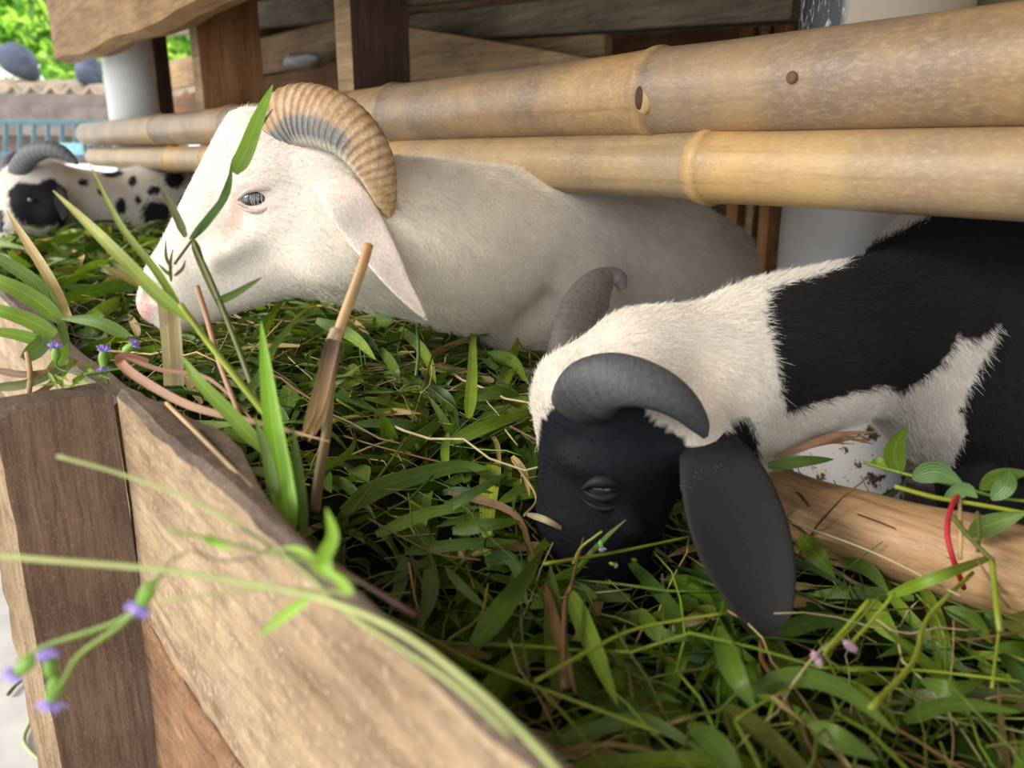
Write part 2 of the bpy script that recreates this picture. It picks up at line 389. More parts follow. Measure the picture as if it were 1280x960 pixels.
bm = bmesh.new(); bm.from_mesh(o.data); bmesh.ops.recalc_face_normals(bm, faces=bm.faces); bm.to_mesh(o.data); bm.free()
o['label'] = 'dark brown upright stake with torn pale edge'

M['scar_tan'] = plain('scar_tan', (.42, .27, .12), .6, .3, sc=60, var=.4)
# ------------------------------------------------------------------ bamboo rails
def bamboo(name, a, b, r0, r1, nodes, m, label, bulge=.0035, seed=1, clean=-1):
    a, b = Vector(a), Vector(b); ax = (b - a); Lg = ax.length; ax.normalize(); n = 150; rr = random.Random(seed)
    nodes = sorted(nodes); ts = sorted(set([i / n for i in range(n + 1)] + [q + e / Lg for q in nodes for e in (-.016, -.009, -.005, -.002, 0, .003, .007, .012)]))
    ts = [t for t in ts if 0 <= t <= 1]
    pts = []; rad = []; tint = []
    for t in ts:
        w_ = Vector((0, math.sin(t * 9 + seed) * .0025, math.sin(t * 7 + 2 * seed) * .003))
        pts.append(a + ax * (Lg * t) + w_)
        r = r0 + (r1 - r0) * t; tn = 1.0
        for q in nodes:
            s = (t - q) * Lg
            r += bulge * math.exp(-(s / .011) ** 2) - .0022 * math.exp(-((s - .009) / .003) ** 2) + .0016 * math.exp(-(s / .06) ** 2)
            tn *= 1 - .30 * math.exp(-((s - .009) / .004) ** 2); 
            tn *= 1 - .22 * math.exp(-((s + .012) / .003) ** 2)
        cg = np.array([1.0, 1.0, 1.0])
        for q in nodes:                                                    # cleaner, yellower culm on one side of each joint
            s = (t - q) * Lg * clean
            if s > -.01: cg = cg + np.array([.26, .16, -.10]) * math.exp(-(s / .16) ** 2)
            else: cg = cg - np.array([.12, .09, .02]) * math.exp(-(s / .12) ** 2)
        rad.append(r); tint.append(cg * tn)
    pts = np.array([tuple(p) for p in pts]); seg = 40
    V, Fc, UV = sweep_vf(pts, rad, rad, seg=seg, side=(0, 0, 1))
    tn = np.repeat(np.array(tint), seg, axis=0)
    e = empty(name, a, label, 'rail'); 
    o = mesh('culm', V, Fc, m, e, uv=UV, tint=tn)
    return e, pts, np.array(rad), ts
ua = PY(108, 168, .79); ub = PY(1480, 66, .79)
def t_of(px, py, Y, a, b): return (PY(px, py, Y).x - a) / (b - a)
nodes_u = [t_of(q, 110, .79, ua.x, .9) for q in (826, 197, 1395)] + [.36, .53]
nodes_l = [t_of(q, 210, .79, ua.x + .1, .9) for q in (892, 218)] + [.30, .50, .97]
ur, up_pts, up_rad, up_ts = bamboo('bamboo_rail', (ua.x, .79, H + .066), (.9, .79, H + .069), .043, .0532, nodes_u, M['bamboo_up'], 'upper weathered bamboo rail, thicker and greyer, with a rusty nail head', seed=1)
lr_, lo_pts, lo_rad, lo_ts = bamboo('bamboo_rail', (ua.x + .10, .79, H - .020), (.9, .79, H - .020), .036, .0415, nodes_l, M['bamboo_low'], 'lower honey-coloured bamboo rail resting against the upper one', bulge=.004, seed=5, clean=1)
# branch scar with its ring on the upper rail, and the nail
q = PY(802, 122, .745); q = Vector((q.x, .7405, q.z))
V, Fc, UV = ellipsoid_vf((q.x, q.y + .0015, q.z), (.0072, .0045, .014), nu=14); o = mesh('branch_scar', V, Fc, M['dark_timber'], ur)
V, Fc, UV = ellipsoid_vf((q.x + .004, q.y + .0050, q.z), (.014, .0058, .019)); o = mesh('scar_rim', V, Fc, M['scar_tan'], ur)
q = PY(990, 97, .741)
V, Fc, UV = ellipsoid_vf((q.x, .7405, q.z), (.0062, .003, .0062), nu=14)
o = mesh('nail', V, Fc, M['rust'], ur); o['label'] = 'rusty nail head'
# split wooden bottom rail on which the necks lie
pa = PY(905, 612, .665); pb = PY(1330, 735, .70)
ax = (pb - pa)
n = 90; pts = []; rw = []; rt = []
for i in range(n):
    t = i / (n - 1) * 2.3 - .05; p = pa + ax * t; p.y = min(p.y, .712); p.z = max(p.z, pb.z - .01); t = min(t, 1.3)
    pts.append((p.x, p.y + .003 * math.sin(t * 8), p.z + .002 * math.sin(t * 11))); rw.append(.034 + .006 * t + .0015 * math.sin(t * 17)); rt.append(.036 + .006 * t)
e = empty('bottom_rail', tuple(pa), 'debarked orange-brown log rail under the black and white ram\'s neck', 'rail')
V, Fc, UV = sweep_vf(pts, rw, rt, seg=28, side=(0, 0, 1)); mesh('log', V, Fc, M['debarked_log'], e)
r = random.Random(9)
for k in range(5):                                                          # torn fibre strips along its lower side
    t0 = r.uniform(.05, .3); t1 = t0 + r.uniform(.2, .5); q = []
    for j in range(10):
        t = t0 + (t1 - t0) * j / 9; p = pa + ax * t
        q.append((p.x, p.y - .030 - .003 * math.sin(j), p.z - .026 - .005 * k * .5 + .003 * math.sin(j * .8 + k)))
    V, Fc, UV = sweep_vf(q, [.0012 + .002 * math.sin(math.pi * j / 9) for j in range(10)], .0007, seg=6)
    mesh('torn_fibre', V, Fc, M['tan_board'], e)
for k, (a0, a1, h0, h1) in enumerate(((.22, .42, .3, -.25), (.50, .78, .75, .35), (.30, .36, .9, .6), (.62, .70, -.1, -.35), (.12, .30, -.2, -.3))):        # drying cracks
    q = []
    for j in range(9):
        t = a0 + (a1 - a0) * j / 8; hh = h0 + (h1 - h0) * (j / 8) ** 1.4; p = pa + ax * t; rr_ = .034 + .006 * t
        q.append((p.x, p.y - rr_ * math.cos(hh) * 1.03 - .001, p.z + (.036 + .006 * t) * math.sin(hh)))
    V, Fc, UV = sweep_vf(q, [.0004 + .0013 * math.sin(math.pi * j / 8) for j in range(9)], .0012, seg=6)
    mesh('crack', V, Fc, M['dark_timber'], e)
# the log is carried on by a hidden rail to the left, along the far side of the trough
box('back_rail', -4.3, pa.x - .06, .70, .76, H - .39, H - .34, M['debarked_log'], tr, bev=.008)

# ------------------------------------------------------------------ pillars
def pillar(px, py, Y, rad, z0, z1, label, zones=False):
    c = PY(px, py, Y); e = empty('pillar', (c.x, Y, FLOOR), label, 'pillar')
    n = 60; seg = 48; V = []; T = []
    for i in range(n):
        z = z0 + (z1 - z0) * i / (n - 1)
        for k in range(seg):
            a = 2 * math.pi * k / seg; V.append((c.x + rad * math.cos(a), Y + rad * math.sin(a), z))
            zz = z - H; t = [0, 0, 0]
            if zones:
                if zz < -.20: t[0] = 1
                if zz > .06:
                    ang = math.degrees(a) % 360               # 180..270 is what the camera sees
                    if 150 < ang < 276: t[1] = 1
                    else: t[2] = 1
            T.append(t)
    Fc = [(i * seg + k, i * seg + (k + 1) % seg, (i + 1) * seg + (k + 1) % seg, (i + 1) * seg + k) for i in range(n - 1) for k in range(seg)] + [tuple(range(seg))[::-1], tuple((n - 1) * seg + k for k in range(seg))]
    mesh('pipe_sleeve', V, Fc, M['pillar'], e, tint=np.array(T))
    return e
pillar(1072, 300, 1.20, .116, FLOOR, H + .95, 'white pipe-sleeved pillar behind the rails at right, black painted above', True)
pillar(163, 100, .96, .098, FLOOR, H + .9, 'grey-white pipe-sleeved pillar at the far left end of the rails')

# ------------------------------------------------------------------ timbers behind the rails
TOP = H + .95
def upright(name, xl, xs_, xr, y, Y0, m, label, z0=PENF, lit_edge=None):
    fl = PY(xl, y, Y0); fr = PY(xs_, y, Y0); bk = PX(xr, y, fr.x)
    base = [(fl.x, Y0, z0), (fr.x, Y0, z0), (fr.x, bk.y, z0), (fl.x, bk.y, z0)]
    o = prism(name, base, [(p[0], p[1], TOP) for p in base], m, None, bev=.003, cuts=3, rough=.0012)
    if lit_edge:  # front face gets a paler wood, painting in its lit look
        o.data.materials.append(lit_edge)
        for p in o.data.polygons:
            if p.normal.y < -.7: p.material_index = 1
    return tag(o, label, 'post')
upright('timber_post', 240, 250, 328, 80, .90, M['orange_timber'], 'orange-brown upright timber with strong dark grain, left of the white ram\'s horn', lit_edge=M['tan_board'])
upright('timber_post', 420, 440, 512, 60, .90, M['dark_timber'], 'dark brown upright timber with lit left edge painted pale, behind the curled horn', lit_edge=M['tan_board'])
upright('timber_post', 188, 192, 214, 100, 1.08, M['dark_timber'], 'narrow dark post just behind the far left pillar')
# rough eave beam
n = 40; V = []; Fc = []; r = random.Random(12)
x0 = PY(97, 40, .80).x; x1 = .9
for i in range(n):
    t = i / (n - 1); x = x0 + (x1 - x0) * t
    w1 = .006 * math.sin(t * 40) + r.uniform(-.003, .003); zb = H + .335 + w1 - .035 * math.sin(math.pi * min(1, t * 2.2)) * .4
    sh = .02 if i == 0 else 0
    V += [(x + sh, .70, zb + .01), (x, .705, zb + .14), (x, .70, zb + .30), (x, .80, zb + .30), (x, .80, zb + .01), (x, .75, zb)]
K = 6
for i in range(n - 1):
    for k in range(K): Fc.append((i * K + k, i * K + (k + 1) % K, (i + 1) * K + (k + 1) % K, (i + 1) * K + k))
Fc += [tuple(range(K))[::-1], tuple((n - 1) * K + k for k in range(K))]
o = mesh('eave_beam', V, Fc, M['eave_beam'], smooth=False); tag(o, 'rough light tan hewn beam across the top left above the pillar', 'beam')
def bar(name, p0, p1, wid, thick, m, label, cat='board', up=Vector((0, 0, 1))):
    return tag(beam(name, p0, p1, wid, thick, m, None, up, bev=.004, cuts=2, rough=.0015), label, cat)
bar('cross_board', PY(205, 96, 1.35), PY(425, 52, 1.35), .03, .13, M['tan_board'], 'light brown board high between the orange post and the dark post')
bar('cross_board', PY(190, 35, 1.5), PY(425, 8, 1.5), .05, .10, M['grey_beam'], 'grey board above the light brown board, between the two posts')
bar('cross_board', PY(205, 145, 1.3), PY(440, 108, 1.3), .03, .16, M['brown_board'], 'reddish brown board behind the rail, between orange post and dark post')
bar('cross_board', PY(490, 60, 1.25), PY(780, 122, 1.25), .03, .125, M['tan_board'], 'brown diagonal board sloping down to the right behind the upper rail')
bar('cross_board', PY(505, 4, 1.5), PY(700, -12, 1.5), .04, .13, M['tan_board'], 'tan board at the top edge right of the dark post')
bar('cross_board', PY(455, 104, 1.43), PY(760, 74, 1.43), .03, .20, M['tan_board'], 'dull tan board behind the diagonal board')
bar('roof_beam', PY(470, 42, 1.40), PY(1010, -2, 1.40), .09, .075, M['grey_beam'], 'lower of the two greenish grey beams under the roof, centre right', 'beam')
bar('roof_beam', PY(470, 0, 1.5), PY(1010, -60, 1.5), .10, .07, M['grey_beam'], 'upper of the two greenish grey beams under the roof, centre right', 'beam')
bar('roof_beam', PY(1190, 20, 1.3), PY(1420, -10, 1.3), .08, .10, M['grey_beam'], 'dark beam in the top right corner behind the upper rail', 'beam')
for px, w_ in ((905, .035), (930, .02), (946, .03)):
    c = PY(px, 300, 1.75)
    tag(box('wall_batten', c.x, c.x + w_, 1.75, 1.78, PENF, TOP, M['orange_timber'] if w_ != .02 else M['tan_board'], bev=.002), {905: 'reddish batten nearest the white ram\'s rump', 930: 'thin pale batten between two reddish ones by the white pillar', 946: 'reddish batten just left of the white pillar'}[px], 'batten')
q = PY(470, 50, 1.42)
tag(box('inner_post', q.x - .03, q.x + .05, 1.38, 1.46, PENF, TOP, M['dark_timber'], bev=.003), 'hidden inner post carrying the cross boards behind the dark post', 'post')
# grey plastic sack sagging between the posts
q = PY(378, 76, 1.24)
V, Fc, UV = ellipsoid_vf(q, (.11, .05, .022), nu=24, nv=12); V[:, 2] += .004 * np.sin(V[:, 0] * 60)
tag(mesh('plastic_sack', V, Fc, M['sack']), 'greyish white plastic sheet roll tucked between the two upright timbers', 'sack')

# ------------------------------------------------------------------ background at left: shed roof, fence, tree, lumps
YB = 1.2
e = empty('shed', PY(40, 150, YB) * 1, 'low shed with a pale corrugated roof edge behind the spotted ram', 'shed')
base = np.array(e['w0'])
cz = P(-40, 108, 7.0); cr = P(150, 112, 7.0); dirx = (cr - cz).normalized(); back = Vector((FWD.x, FWD.y, 0)).normalized()
V = []; Fc = []; nx = 160; ny = 6
Lr = 3.4
for i in range(nx):
    s = i / (nx - 1) * Lr - .8; wv = .035 * math.sin(s * 2 * math.pi / .17)
    for j in range(ny):
        p = cz + dirx * s + back * (j * .16) + Vector((0, 0, .020 * j + wv)); V.append(tuple(p))
for i in range(nx - 1):
    for j in range(ny - 1): Fc.append((i * ny + j, (i + 1) * ny + j, (i + 1) * ny + j + 1, i * ny + j + 1))
o = mesh('corrugated_roof', V, Fc, M['roofing'], e); md = o.modifiers.new('t', 'SOLIDIFY'); md.thickness = .03
for k, (yy, hh, mm) in enumerate(((124, .125, 'greywood'), (141, .14, 'greywood'), (158, .12, 'greywood'))):
    p0 = P(-150, yy, 7.05); p1 = P(150, yy + 4, 7.05); beam('wall_board', p0, p1, .05, hh, M[mm], e)
beam('wall_board', P(-150, 178, 7.3), P(190, 181, 7.3), .05, .35, M['greywood'], e)
for px in (-60, 60, 150):
    q = P(px, 160, 7.2); beam('post', (q.x, q.y, FLOOR), (q.x, q.y, H + .55), .1, .1, M['greywood'], e)
fe = empty('bar_fence', (PY(40, 170, 1.0).x, 1.0, FLOOR), 'teal painted metal bar fence in front of the shed', 'fence')
fp = [P(x, 172, 5.2) for x in (-90, 160)]
for yy in (152, 193): beam('rail', P(-90, yy, 5.2), P(170, yy + 2, 5.2), .035, .035, M['teal'], fe, bev=.006)
for i in range(15):
    t = i / 14; q0 = P(-80, 152, 5.2).lerp(P(165, 154, 5.2), t); q1 = P(-80, 193, 5.2).lerp(P(165, 195, 5.2), t)
    beam('bar', q0, q1, .026, .026, M['teal'], fe, up=Vector((1, 0, 0)), bev=.005)
q0 = P(-60, 193, 5.2); 
for px in (-70, 160):
    q = P(px, 180, 5.22); beam('post', (q.x, q.y, FLOOR), (q.x, q.y, P(px, 150, 5.2).z), .05, .05, M['teal'], fe, up=Vector((1, 0, 0)))
q = P(90, 186, 5.0); tag(beam('blue_plate', q - RIGHT * .07, q + RIGHT * .07, .02, .07, plain('pale_blue_paint', (.30, .62, .70), .5), None), 'small pale blue plate in front of the bar fence, beside the rail end', 'plate')
def lump(px, py, d, r, label, name='lump'):
    V, Fc, UV = ellipsoid_vf((0, 0, 0), r, nu=20, nv=14); rr = np.random.RandomState(px)
    ph = rr.rand(3) * 6; V = V * (1 + .18 * np.sin(V @ np.array([9, 13, 11]) + ph[0])[:, None] + .12 * np.sin(V @ np.array([-21, 17, 25]) + ph[1])[:, None])
    return tag(mesh(name, V + np.array(P(px, py, d)), Fc, M['slate']), label, 'bundle')
lump(22, 78, 7.3, (.17, .17, .15), 'rounded slate grey bundle resting on the shed roof at far left', 'covered_bundle')
lump(110, 92, 7.2, (.11, .11, .16), 'smaller dark grey bundle on the shed roof beside the pillar', 'covered_bundle')
# ================================================================== animals: one smooth surface each, from blended volumes
RF = np.array([tuple(RIGHT), tuple(UP), tuple(FWD)])                         # camera axes as rows
def cc(px, py, d): return np.array([(px - 640) / F * d, (480 - py) / F * d, d])
class Body:
    def __init__(s, lo, hi, h):
        s.lo = np.array(lo, dtype=np.float32); s.h = h; s.n = np.ceil((np.array(hi) - s.lo) / h).astype(int) + 1
        g = [s.lo[i] + h * np.arange(s.n[i], dtype=np.float32) for i in range(3)]
        s.X, s.Y, s.Z = np.meshgrid(*g, indexing='ij'); s.D = np.full(s.X.shape, 9.0, dtype=np.float32)
    def put(s, D, k, sub=False):
        if sub: hh = np.clip(.5 - .5 * (s.D + D) / k, 0, 1); s.D = s.D * (1 - hh) - D * hh + k * hh * (1 - hh)
        else: hh = np.clip(.5 + .5 * (s.D - D) / k, 0, 1); s.D = s.D * (1 - hh) + D * hh - k * hh * (1 - hh)
    def cone(s, a, b, ra, rb, sz=1.0, k=.02, sub=False):
        "tapered capsule, its thickness in depth scaled by sz"
        a = np.array(a); b = np.array(b); ab = (b - a) * [1, 1, 1 / sz]; L = float(ab @ ab) + 1e-9
        x = s.X - a[0]; y = s.Y - a[1]; z = (s.Z - a[2]) / sz
        t = np.clip((x * ab[0] + y * ab[1] + z * ab[2]) / L, 0, 1)
        D = np.sqrt((x - t * ab[0]) ** 2 + (y - t * ab[1]) ** 2 + (z - t * ab[2]) ** 2) - (ra + (rb - ra) * t)
        s.put(D * min(1, sz), k, sub)
    def ell(s, c, r, ang=0, k=.02, sub=False):
        "ellipsoid: r = (along, across, depth), turned by ang degrees in the picture plane (anticlockwise)"
        a = math.radians(ang); x = s.X - c[0]; y = s.Y - c[1]; z = s.Z - c[2]
        u = x * math.cos(a) + y * math.sin(a); v = -x * math.sin(a) + y * math.cos(a)
        q = np.sqrt((u / r[0]) ** 2 + (v / r[1]) ** 2 + (z / r[2]) ** 2); s.put((q - 1) * min(r), k, sub)
    def chain(s, rows, k=.02, n=5):
        "rows (px, py, depth, radius in px, depth scale)"
        q = catmull(rows, n)
        Dm = None
        for i in range(len(q) - 1):
            a = cc(*q[i][:3]); b = cc(*q[i + 1][:3]); ra = q[i][3] * q[i][2] / F; rb = q[i + 1][3] * q[i + 1][2] / F; sz = (q[i][4] + q[i + 1][4]) / 2
            ab = (b - a) * [1, 1, 1 / sz]; L = float(ab @ ab) + 1e-9
            x = s.X - a[0]; y = s.Y - a[1]; z = (s.Z - a[2]) / sz
            t = np.clip((x * ab[0] + y * ab[1] + z * ab[2]) / L, 0, 1)
            D = (np.sqrt((x - t * ab[0]) ** 2 + (y - t * ab[1]) ** 2 + (z - t * ab[2]) ** 2) - (ra + (rb - ra) * t)) * min(1, sz)
            Dm = D if Dm is None else np.minimum(Dm, D)
        s.put(Dm, k)
    def surface(s):
        D = s.D; n = D.shape; c = [D[dx:n[0] - 1 + dx, dy:n[1] - 1 + dy, dz:n[2] - 1 + dz] for dx in (0, 1) for dy in (0, 1) for dz in (0, 1)]
        neg = sum((q < 0).astype(np.int8) for q in c); act = (neg > 0) & (neg < 8); ii = np.argwhere(act)
        vals = np.stack([q[act] for q in c], 1); off = np.array([(dx, dy, dz) for dx in (0, 1) for dy in (0, 1) for dz in (0, 1)], dtype=float)
        acc = np.zeros((len(ii), 3)); cnt = np.zeros(len(ii))
        for i in range(8):
            for j in range(i + 1, 8):
                if np.abs(off[i] - off[j]).sum() != 1: continue
                a, b = vals[:, i], vals[:, j]; m = (a < 0) != (b < 0); t = np.where(m, a / np.where(m, a - b, 1), 0)
                acc += m[:, None] * (off[i] + t[:, None] * (off[j] - off[i])); cnt += m
        V = (ii + acc / cnt[:, None]) * s.h + s.lo
        idx = -np.ones(act.shape, dtype=np.int64); idx[tuple(ii.T)] = np.arange(len(ii)); Q = []
        for ax in range(3):
            a1, a2 = [(1, 2), (2, 0), (0, 1)][ax]
            A = np.take(D, range(n[ax] - 1), ax); B = np.take(D, range(1, n[ax]), ax)
            e = np.argwhere((A < 0) != (B < 0)); e = e[(e[:, a1] > 0) & (e[:, a2] > 0) & (e[:, a1] < n[a1] - 1) & (e[:, a2] < n[a2] - 1)]
            sg = A[tuple(e.T)] < 0; q = []
            for (p, r) in ((0, 0), (1, 0), (1, 1), (0, 1)):
                g = e.copy(); g[:, a1] -= p; g[:, a2] -= r; q.append(idx[tuple(g.T)])
            q = np.stack(q, 1); q[~sg] = q[~sg][:, ::-1]; Q.append(q[(q >= 0).all(1)])
        Q = np.vstack(Q)
        # relax a little
        for _ in range(3):
            s_ = np.zeros_like(V); c_ = np.zeros(len(V))
            for a, b in ((0, 1), (1, 2), (2, 3), (3, 0)):
                np.add.at(s_, Q[:, a], V[Q[:, b]]); np.add.at(c_, Q[:, a], 1); np.add.at(s_, Q[:, b], V[Q[:, a]]); np.add.at(c_, Q[:, b], 1)
            V = V * .6 + .4 * s_ / np.maximum(c_, 1)[:, None]
        Q = Q[:, ::-1]
        return V @ RF + np.array(CAM), Q
def inpoly(x, y, poly):
    poly = np.array(poly, dtype=float); ins = np.zeros(len(x), dtype=bool); j = len(poly) - 1
    for i in range(len(poly)):
        xi, yi = poly[i]; xj, yj = poly[j]
        m = ((yi > y) != (yj > y)) & (x < (xj - xi) * (y - yi) / (yj - yi + 1e-9) + xi); ins ^= m; j = i
    return ins
def blob(x, y, cx, cy, rx, ry, soft=.4):
    q = np.sqrt(((x - cx) / rx) ** 2 + ((y - cy) / ry) ** 2); return np.clip((1 + soft - q) / (2 * soft), 0, 1)[:, None]
def fur(name, V, Q, parent, N, length, colour, flow, lift=.35, radius=.00016, seed=0, keep=None, view_bias=True):
    """short coat: N real strands rooted on the body, lying along flow and lifted at the tip"""
    rs = np.random.RandomState(seed); Tt = np.vstack([Q[:, [0, 1, 2]], Q[:, [0, 2, 3]]])
    a, b, c = V[Tt[:, 0]], V[Tt[:, 1]], V[Tt[:, 2]]; nn = np.cross(b - a, c - a); ar = np.linalg.norm(nn, axis=1); nn /= ar[:, None] + 1e-12
    mid = (a + b + c) / 3; px, py, d = pix(mid)
    wgt = ar.copy()
    if keep is not None: wgt *= keep(px, py, d, mid)
    toward = ((np.array(CAM) - mid) * nn).sum(1) / np.linalg.norm(np.array(CAM) - mid, axis=1)
    wgt *= np.where(toward > -.35, 1.0, .18)                                # sparse coat on the far sides
    f = rs.choice(len(Tt), N, p=wgt / wgt.sum()); u = rs.rand(N, 1); v = rs.rand(N, 1); sw = (u + v > 1); u = np.where(sw, 1 - u, u); v = np.where(sw, 1 - v, v)
    p = a[f] + u * (b[f] - a[f]) + v * (c[f] - a[f]); n_ = nn[f]; x, y, d = pix(p)
    fl = flow(x, y); g = fl[:, :1] * np.array(RIGHT) - fl[:, 1:2] * np.array(UP) + (fl[:, 2:3] if fl.shape[1] > 2 else 0) * np.array(FWD)
    g = g - n_ * (g * n_).sum(1)[:, None]; g /= np.linalg.norm(g, axis=1)[:, None] + 1e-9
    g += rs.normal(0, .28, g.shape); L = length(x, y) * rs.uniform(.6, 1.15, N); L = L[:, None]
    K = 4; pos = np.zeros((N, K, 3))
    for k in range(K):
        t = k / (K - 1); pos[:, k] = p - n_ * .001 + (n_ * lift * (t ** .8) + g * t) * L * .9 - n_ * (t ** 2) * L * .08
    col = np.ones((N, 4), dtype=np.float32); col[:, :3] = np.clip(colour(x, y, d, True, rs) * rs.uniform(.92, 1.08, (N, 1)), 0, 1)
    base = np.array(parent['w0'])
    hc = bpy.data.hair_curves.new(name); hc.add_curves([K] * N)
    hc.points.foreach_set('position', (pos - base).astype(np.float32).ravel())
    ra = hc.attributes.get('radius') or hc.attributes.new('radius', 'FLOAT', 'POINT')
    ra.data.foreach_set('value', np.tile(np.array([1, .9, .65, .12], dtype=np.float32) * radius, N))
    at = hc.attributes.new('tint', 'FLOAT_COLOR', 'CURVE'); at.data.foreach_set('color', col.ravel())
    hc.materials.append(M['fur']); o = bpy.data.objects.new(name, hc); link(o, parent); o['kind'] = 'stuff'; return o
def flow_field(rows):
    R = np.array(rows, dtype=float)
    def f(x, y):
        w_ = 1 / ((x[:, None] - R[None, :, 0]) ** 2 + (y[:, None] - R[None, :, 1]) ** 2 + 400) ** 1.5
        g = (w_[:, :, None] * R[None, :, 2:4]).sum(1) / w_.sum(1)[:, None]; return np.hstack([g, np.full((len(x), 1), 0.05)])
    return f
def join_shapes(V, Q, extra):
    "add closed shapes (ears, legs) rooted inside the body to the same mesh"
    Fc = Q.tolist(); V = [V]; o = len(V[0]); tin = []
    for v, f in extra: V.append(v); Fc += [[i + o for i in q] for q in f]; o += len(v)
    return np.vstack(V), Fc
def pxpath(rows, n):
    "rows (px, py, depth, width px, ...) -> world points, half widths in metres, other columns"
    q = catmull(rows, n); pts = np.array([tuple(P(*r[:3])) for r in q]); return pts, q[:, 3] * q[:, 2] / F, q
PICSIDE = lambda a: RIGHT * math.cos(math.radians(a)) + UP * math.sin(math.radians(a))
def across(pts, tilt=0.0):
    "direction across a path lying in the picture plane, tipped in depth"
    T = np.gradient(pts, axis=0); s = np.cross(T, np.array(FWD)); s /= np.linalg.norm(s, axis=1)[:, None]; return s + np.array(FWD) * tilt

# ---------------------------------------------------------------- the white ram
def white_colour(x, y, d, hair, rs=None):
    n = len(x); c = np.tile(np.array([.92, .85, .74]) if hair else np.array([.84, .74, .61]), (n, 1))
    def mixin(m, col):
        nonlocal c
        c = c * (1 - m) + np.array(col) * m
    mixin(blob(x, y, 300, 255, 150, 160, .3) * .75, (.74, .665, .575))  # face coat toned down against overexposure; light balance painted into the colour
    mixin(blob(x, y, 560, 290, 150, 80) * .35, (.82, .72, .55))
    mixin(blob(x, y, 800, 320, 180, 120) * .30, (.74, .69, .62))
    mixin(blob(x, y, 296, 266, 10, 22) * (.45 if hair else .7), (.62, .38, .32))          # bare pink corner of the eye
    mixin(blob(x, y, 290, 290, 14, 16) * .4, (.42, .32, .26))
    mixin(blob(x, y, 322, 247, 32, 15) * .35, (.60, .47, .42))
    mixin(blob(x, y, 180, 386, 14, 18) * .8, (.72, .42, .38))                              # nose
    return c
def white_ram():
    b = Body(cc(120, 480, .98) - [0, .12, .12], [.42, .36, 1.72], .0050)
    d = 1.08
    # skull, roman nose, jaw
    b.ell(cc(372, 205, d), (.088, .080, .068), 60, .02)
    b.cone(cc(325, 200, d), cc(232, 345, d + .0), .066, .049, .80, .03)
    b.cone(cc(392, 275, d), cc(262, 362, d), .092, .043, .62, .03)
    b.ell(cc(222, 362, d), (.050, .041, .034), 55, .02)
    b.ell(cc(196, 378, d), (.026, .022, .026), 60, .015)
    b.ell(cc(228, 396, d), (.030, .017, .022), 30, .012)                                   # chin
    b.ell(cc(334, 152, d), (.036, .034, .048), 40, .03)
    b.ell(cc(338, 132, d), (.026, .022, .040), 20, .02)                                    # poll between the horns
    # brow, cheekbone, eye hollow
    b.ell(cc(328, 226, d - .055), (.036, .013, .020), 8, .014)
    b.ell(cc(300, 240, d - .048), (.014, .016, .012), 30, .014)
    b.cone(cc(350, 278, d - .052), cc(270, 322, d - .043), .010, .007, 1, .028)
    b.cone(cc(352, 330, d - .058), cc(300, 358, d - .050), .004, .004, .7, .02, True)
    b.ell(cc(418, 305, d - .058), (.050, .040, .018), 60, .03)
    b.cone(cc(372, 215, d - .060), cc(385, 262, d - .060), .012, .012, .6, .02, True)
    b.cone(cc(398, 208, d - .052), cc(430, 240, d - .072), .020, .016, .6, .015)
    b.ell(cc(345, 272, d - .050), (.034, .010, .012), -20, .016)
    b.ell(cc(322, 249, d - .070), (.019, .008, .012), -6, .008, True)
    b.ell(cc(283, 290, d - .062), (.014, .006, .008), 60, .012, True)
    b.ell(cc(415, 205, d - .055), (.028, .022, .020), 0, .02)                              # ear root
    b.cone(cc(206, 345, d - .045), cc(198, 356, d - .038), .006, .004, 1, .006, True)      # nostril
    b.cone(cc(184, 366, d - .028), cc(188, 372, d - .03), .007, .005, 1, .006, True)
    b.cone(cc(186, 392, d - .035), cc(250, 384, d - .048), .0022, .0018, 1, .004, True)    # mouth line
    # neck, shoulder, trunk
    b.chain([(395, 255, 1.09, 78, .85), (450, 288, 1.09, 92, .80), (520, 298, 1.10, 98, .82), (590, 312, 1.14, 104, .86), (660, 325, 1.22, 112, .9), (730, 345, 1.34, 118, .95)], .035)
    b.ell(cc(735, 352, 1.38), (.22, .155, .15), -8, .05)
    b.chain([(740, 350, 1.40, 112, 1), (800, 352, 1.42, 110, .95), (860, 368, 1.44, 100, .9), (890, 380, 1.46, 84, .9)], .05)
    b.ell(cc(800, 300, 1.43), (.10, .05, .10), -15, .04)
    b.cone(cc(775, 262, 1.27), cc(800, 440, 1.27), .020, .016, .6, .04, True)
    b.ell(cc(840, 330, 1.36), (.07, .10, .07), 0, .04)
    b.cone(cc(640, 260, 1.12), cc(690, 420, 1.12), .012, .014, .5, .04, True)
    b.cone(cc(690, 370, 1.20), cc(668, 400, 1.20), .085, .055, .9, .04)                    # brisket over the trough edge
    V, Q = b.surface()
    base = PY(760, 500, 1.05); base = Vector((base.x, 1.0, PENF)); e = empty('ram', base, 'white ram facing left with one tan ribbed horn, head over the trough', 'sheep', 'rams feeding at the trough')
    # ear: a drooping leaf shape, cupped, thick at its root
    pts, hw, q = pxpath([(388, 196, 1.05, 10), (404, 212, 1.022, 20), (430, 248, .994, 28), (456, 288, .995, 27), (480, 325, .99, 21), (500, 356, .99, 14), (518, 380, .99, 8), (532, 398, .99, 1.5)], 6)
    sd = across(pts, .25); n = len(pts)
    eV, eF, _ = sweep_vf(pts, hw, np.linspace(.012, .0025, n), side=sd, seg=22, cup=np.linspace(.1, .42, n))
    legs = []
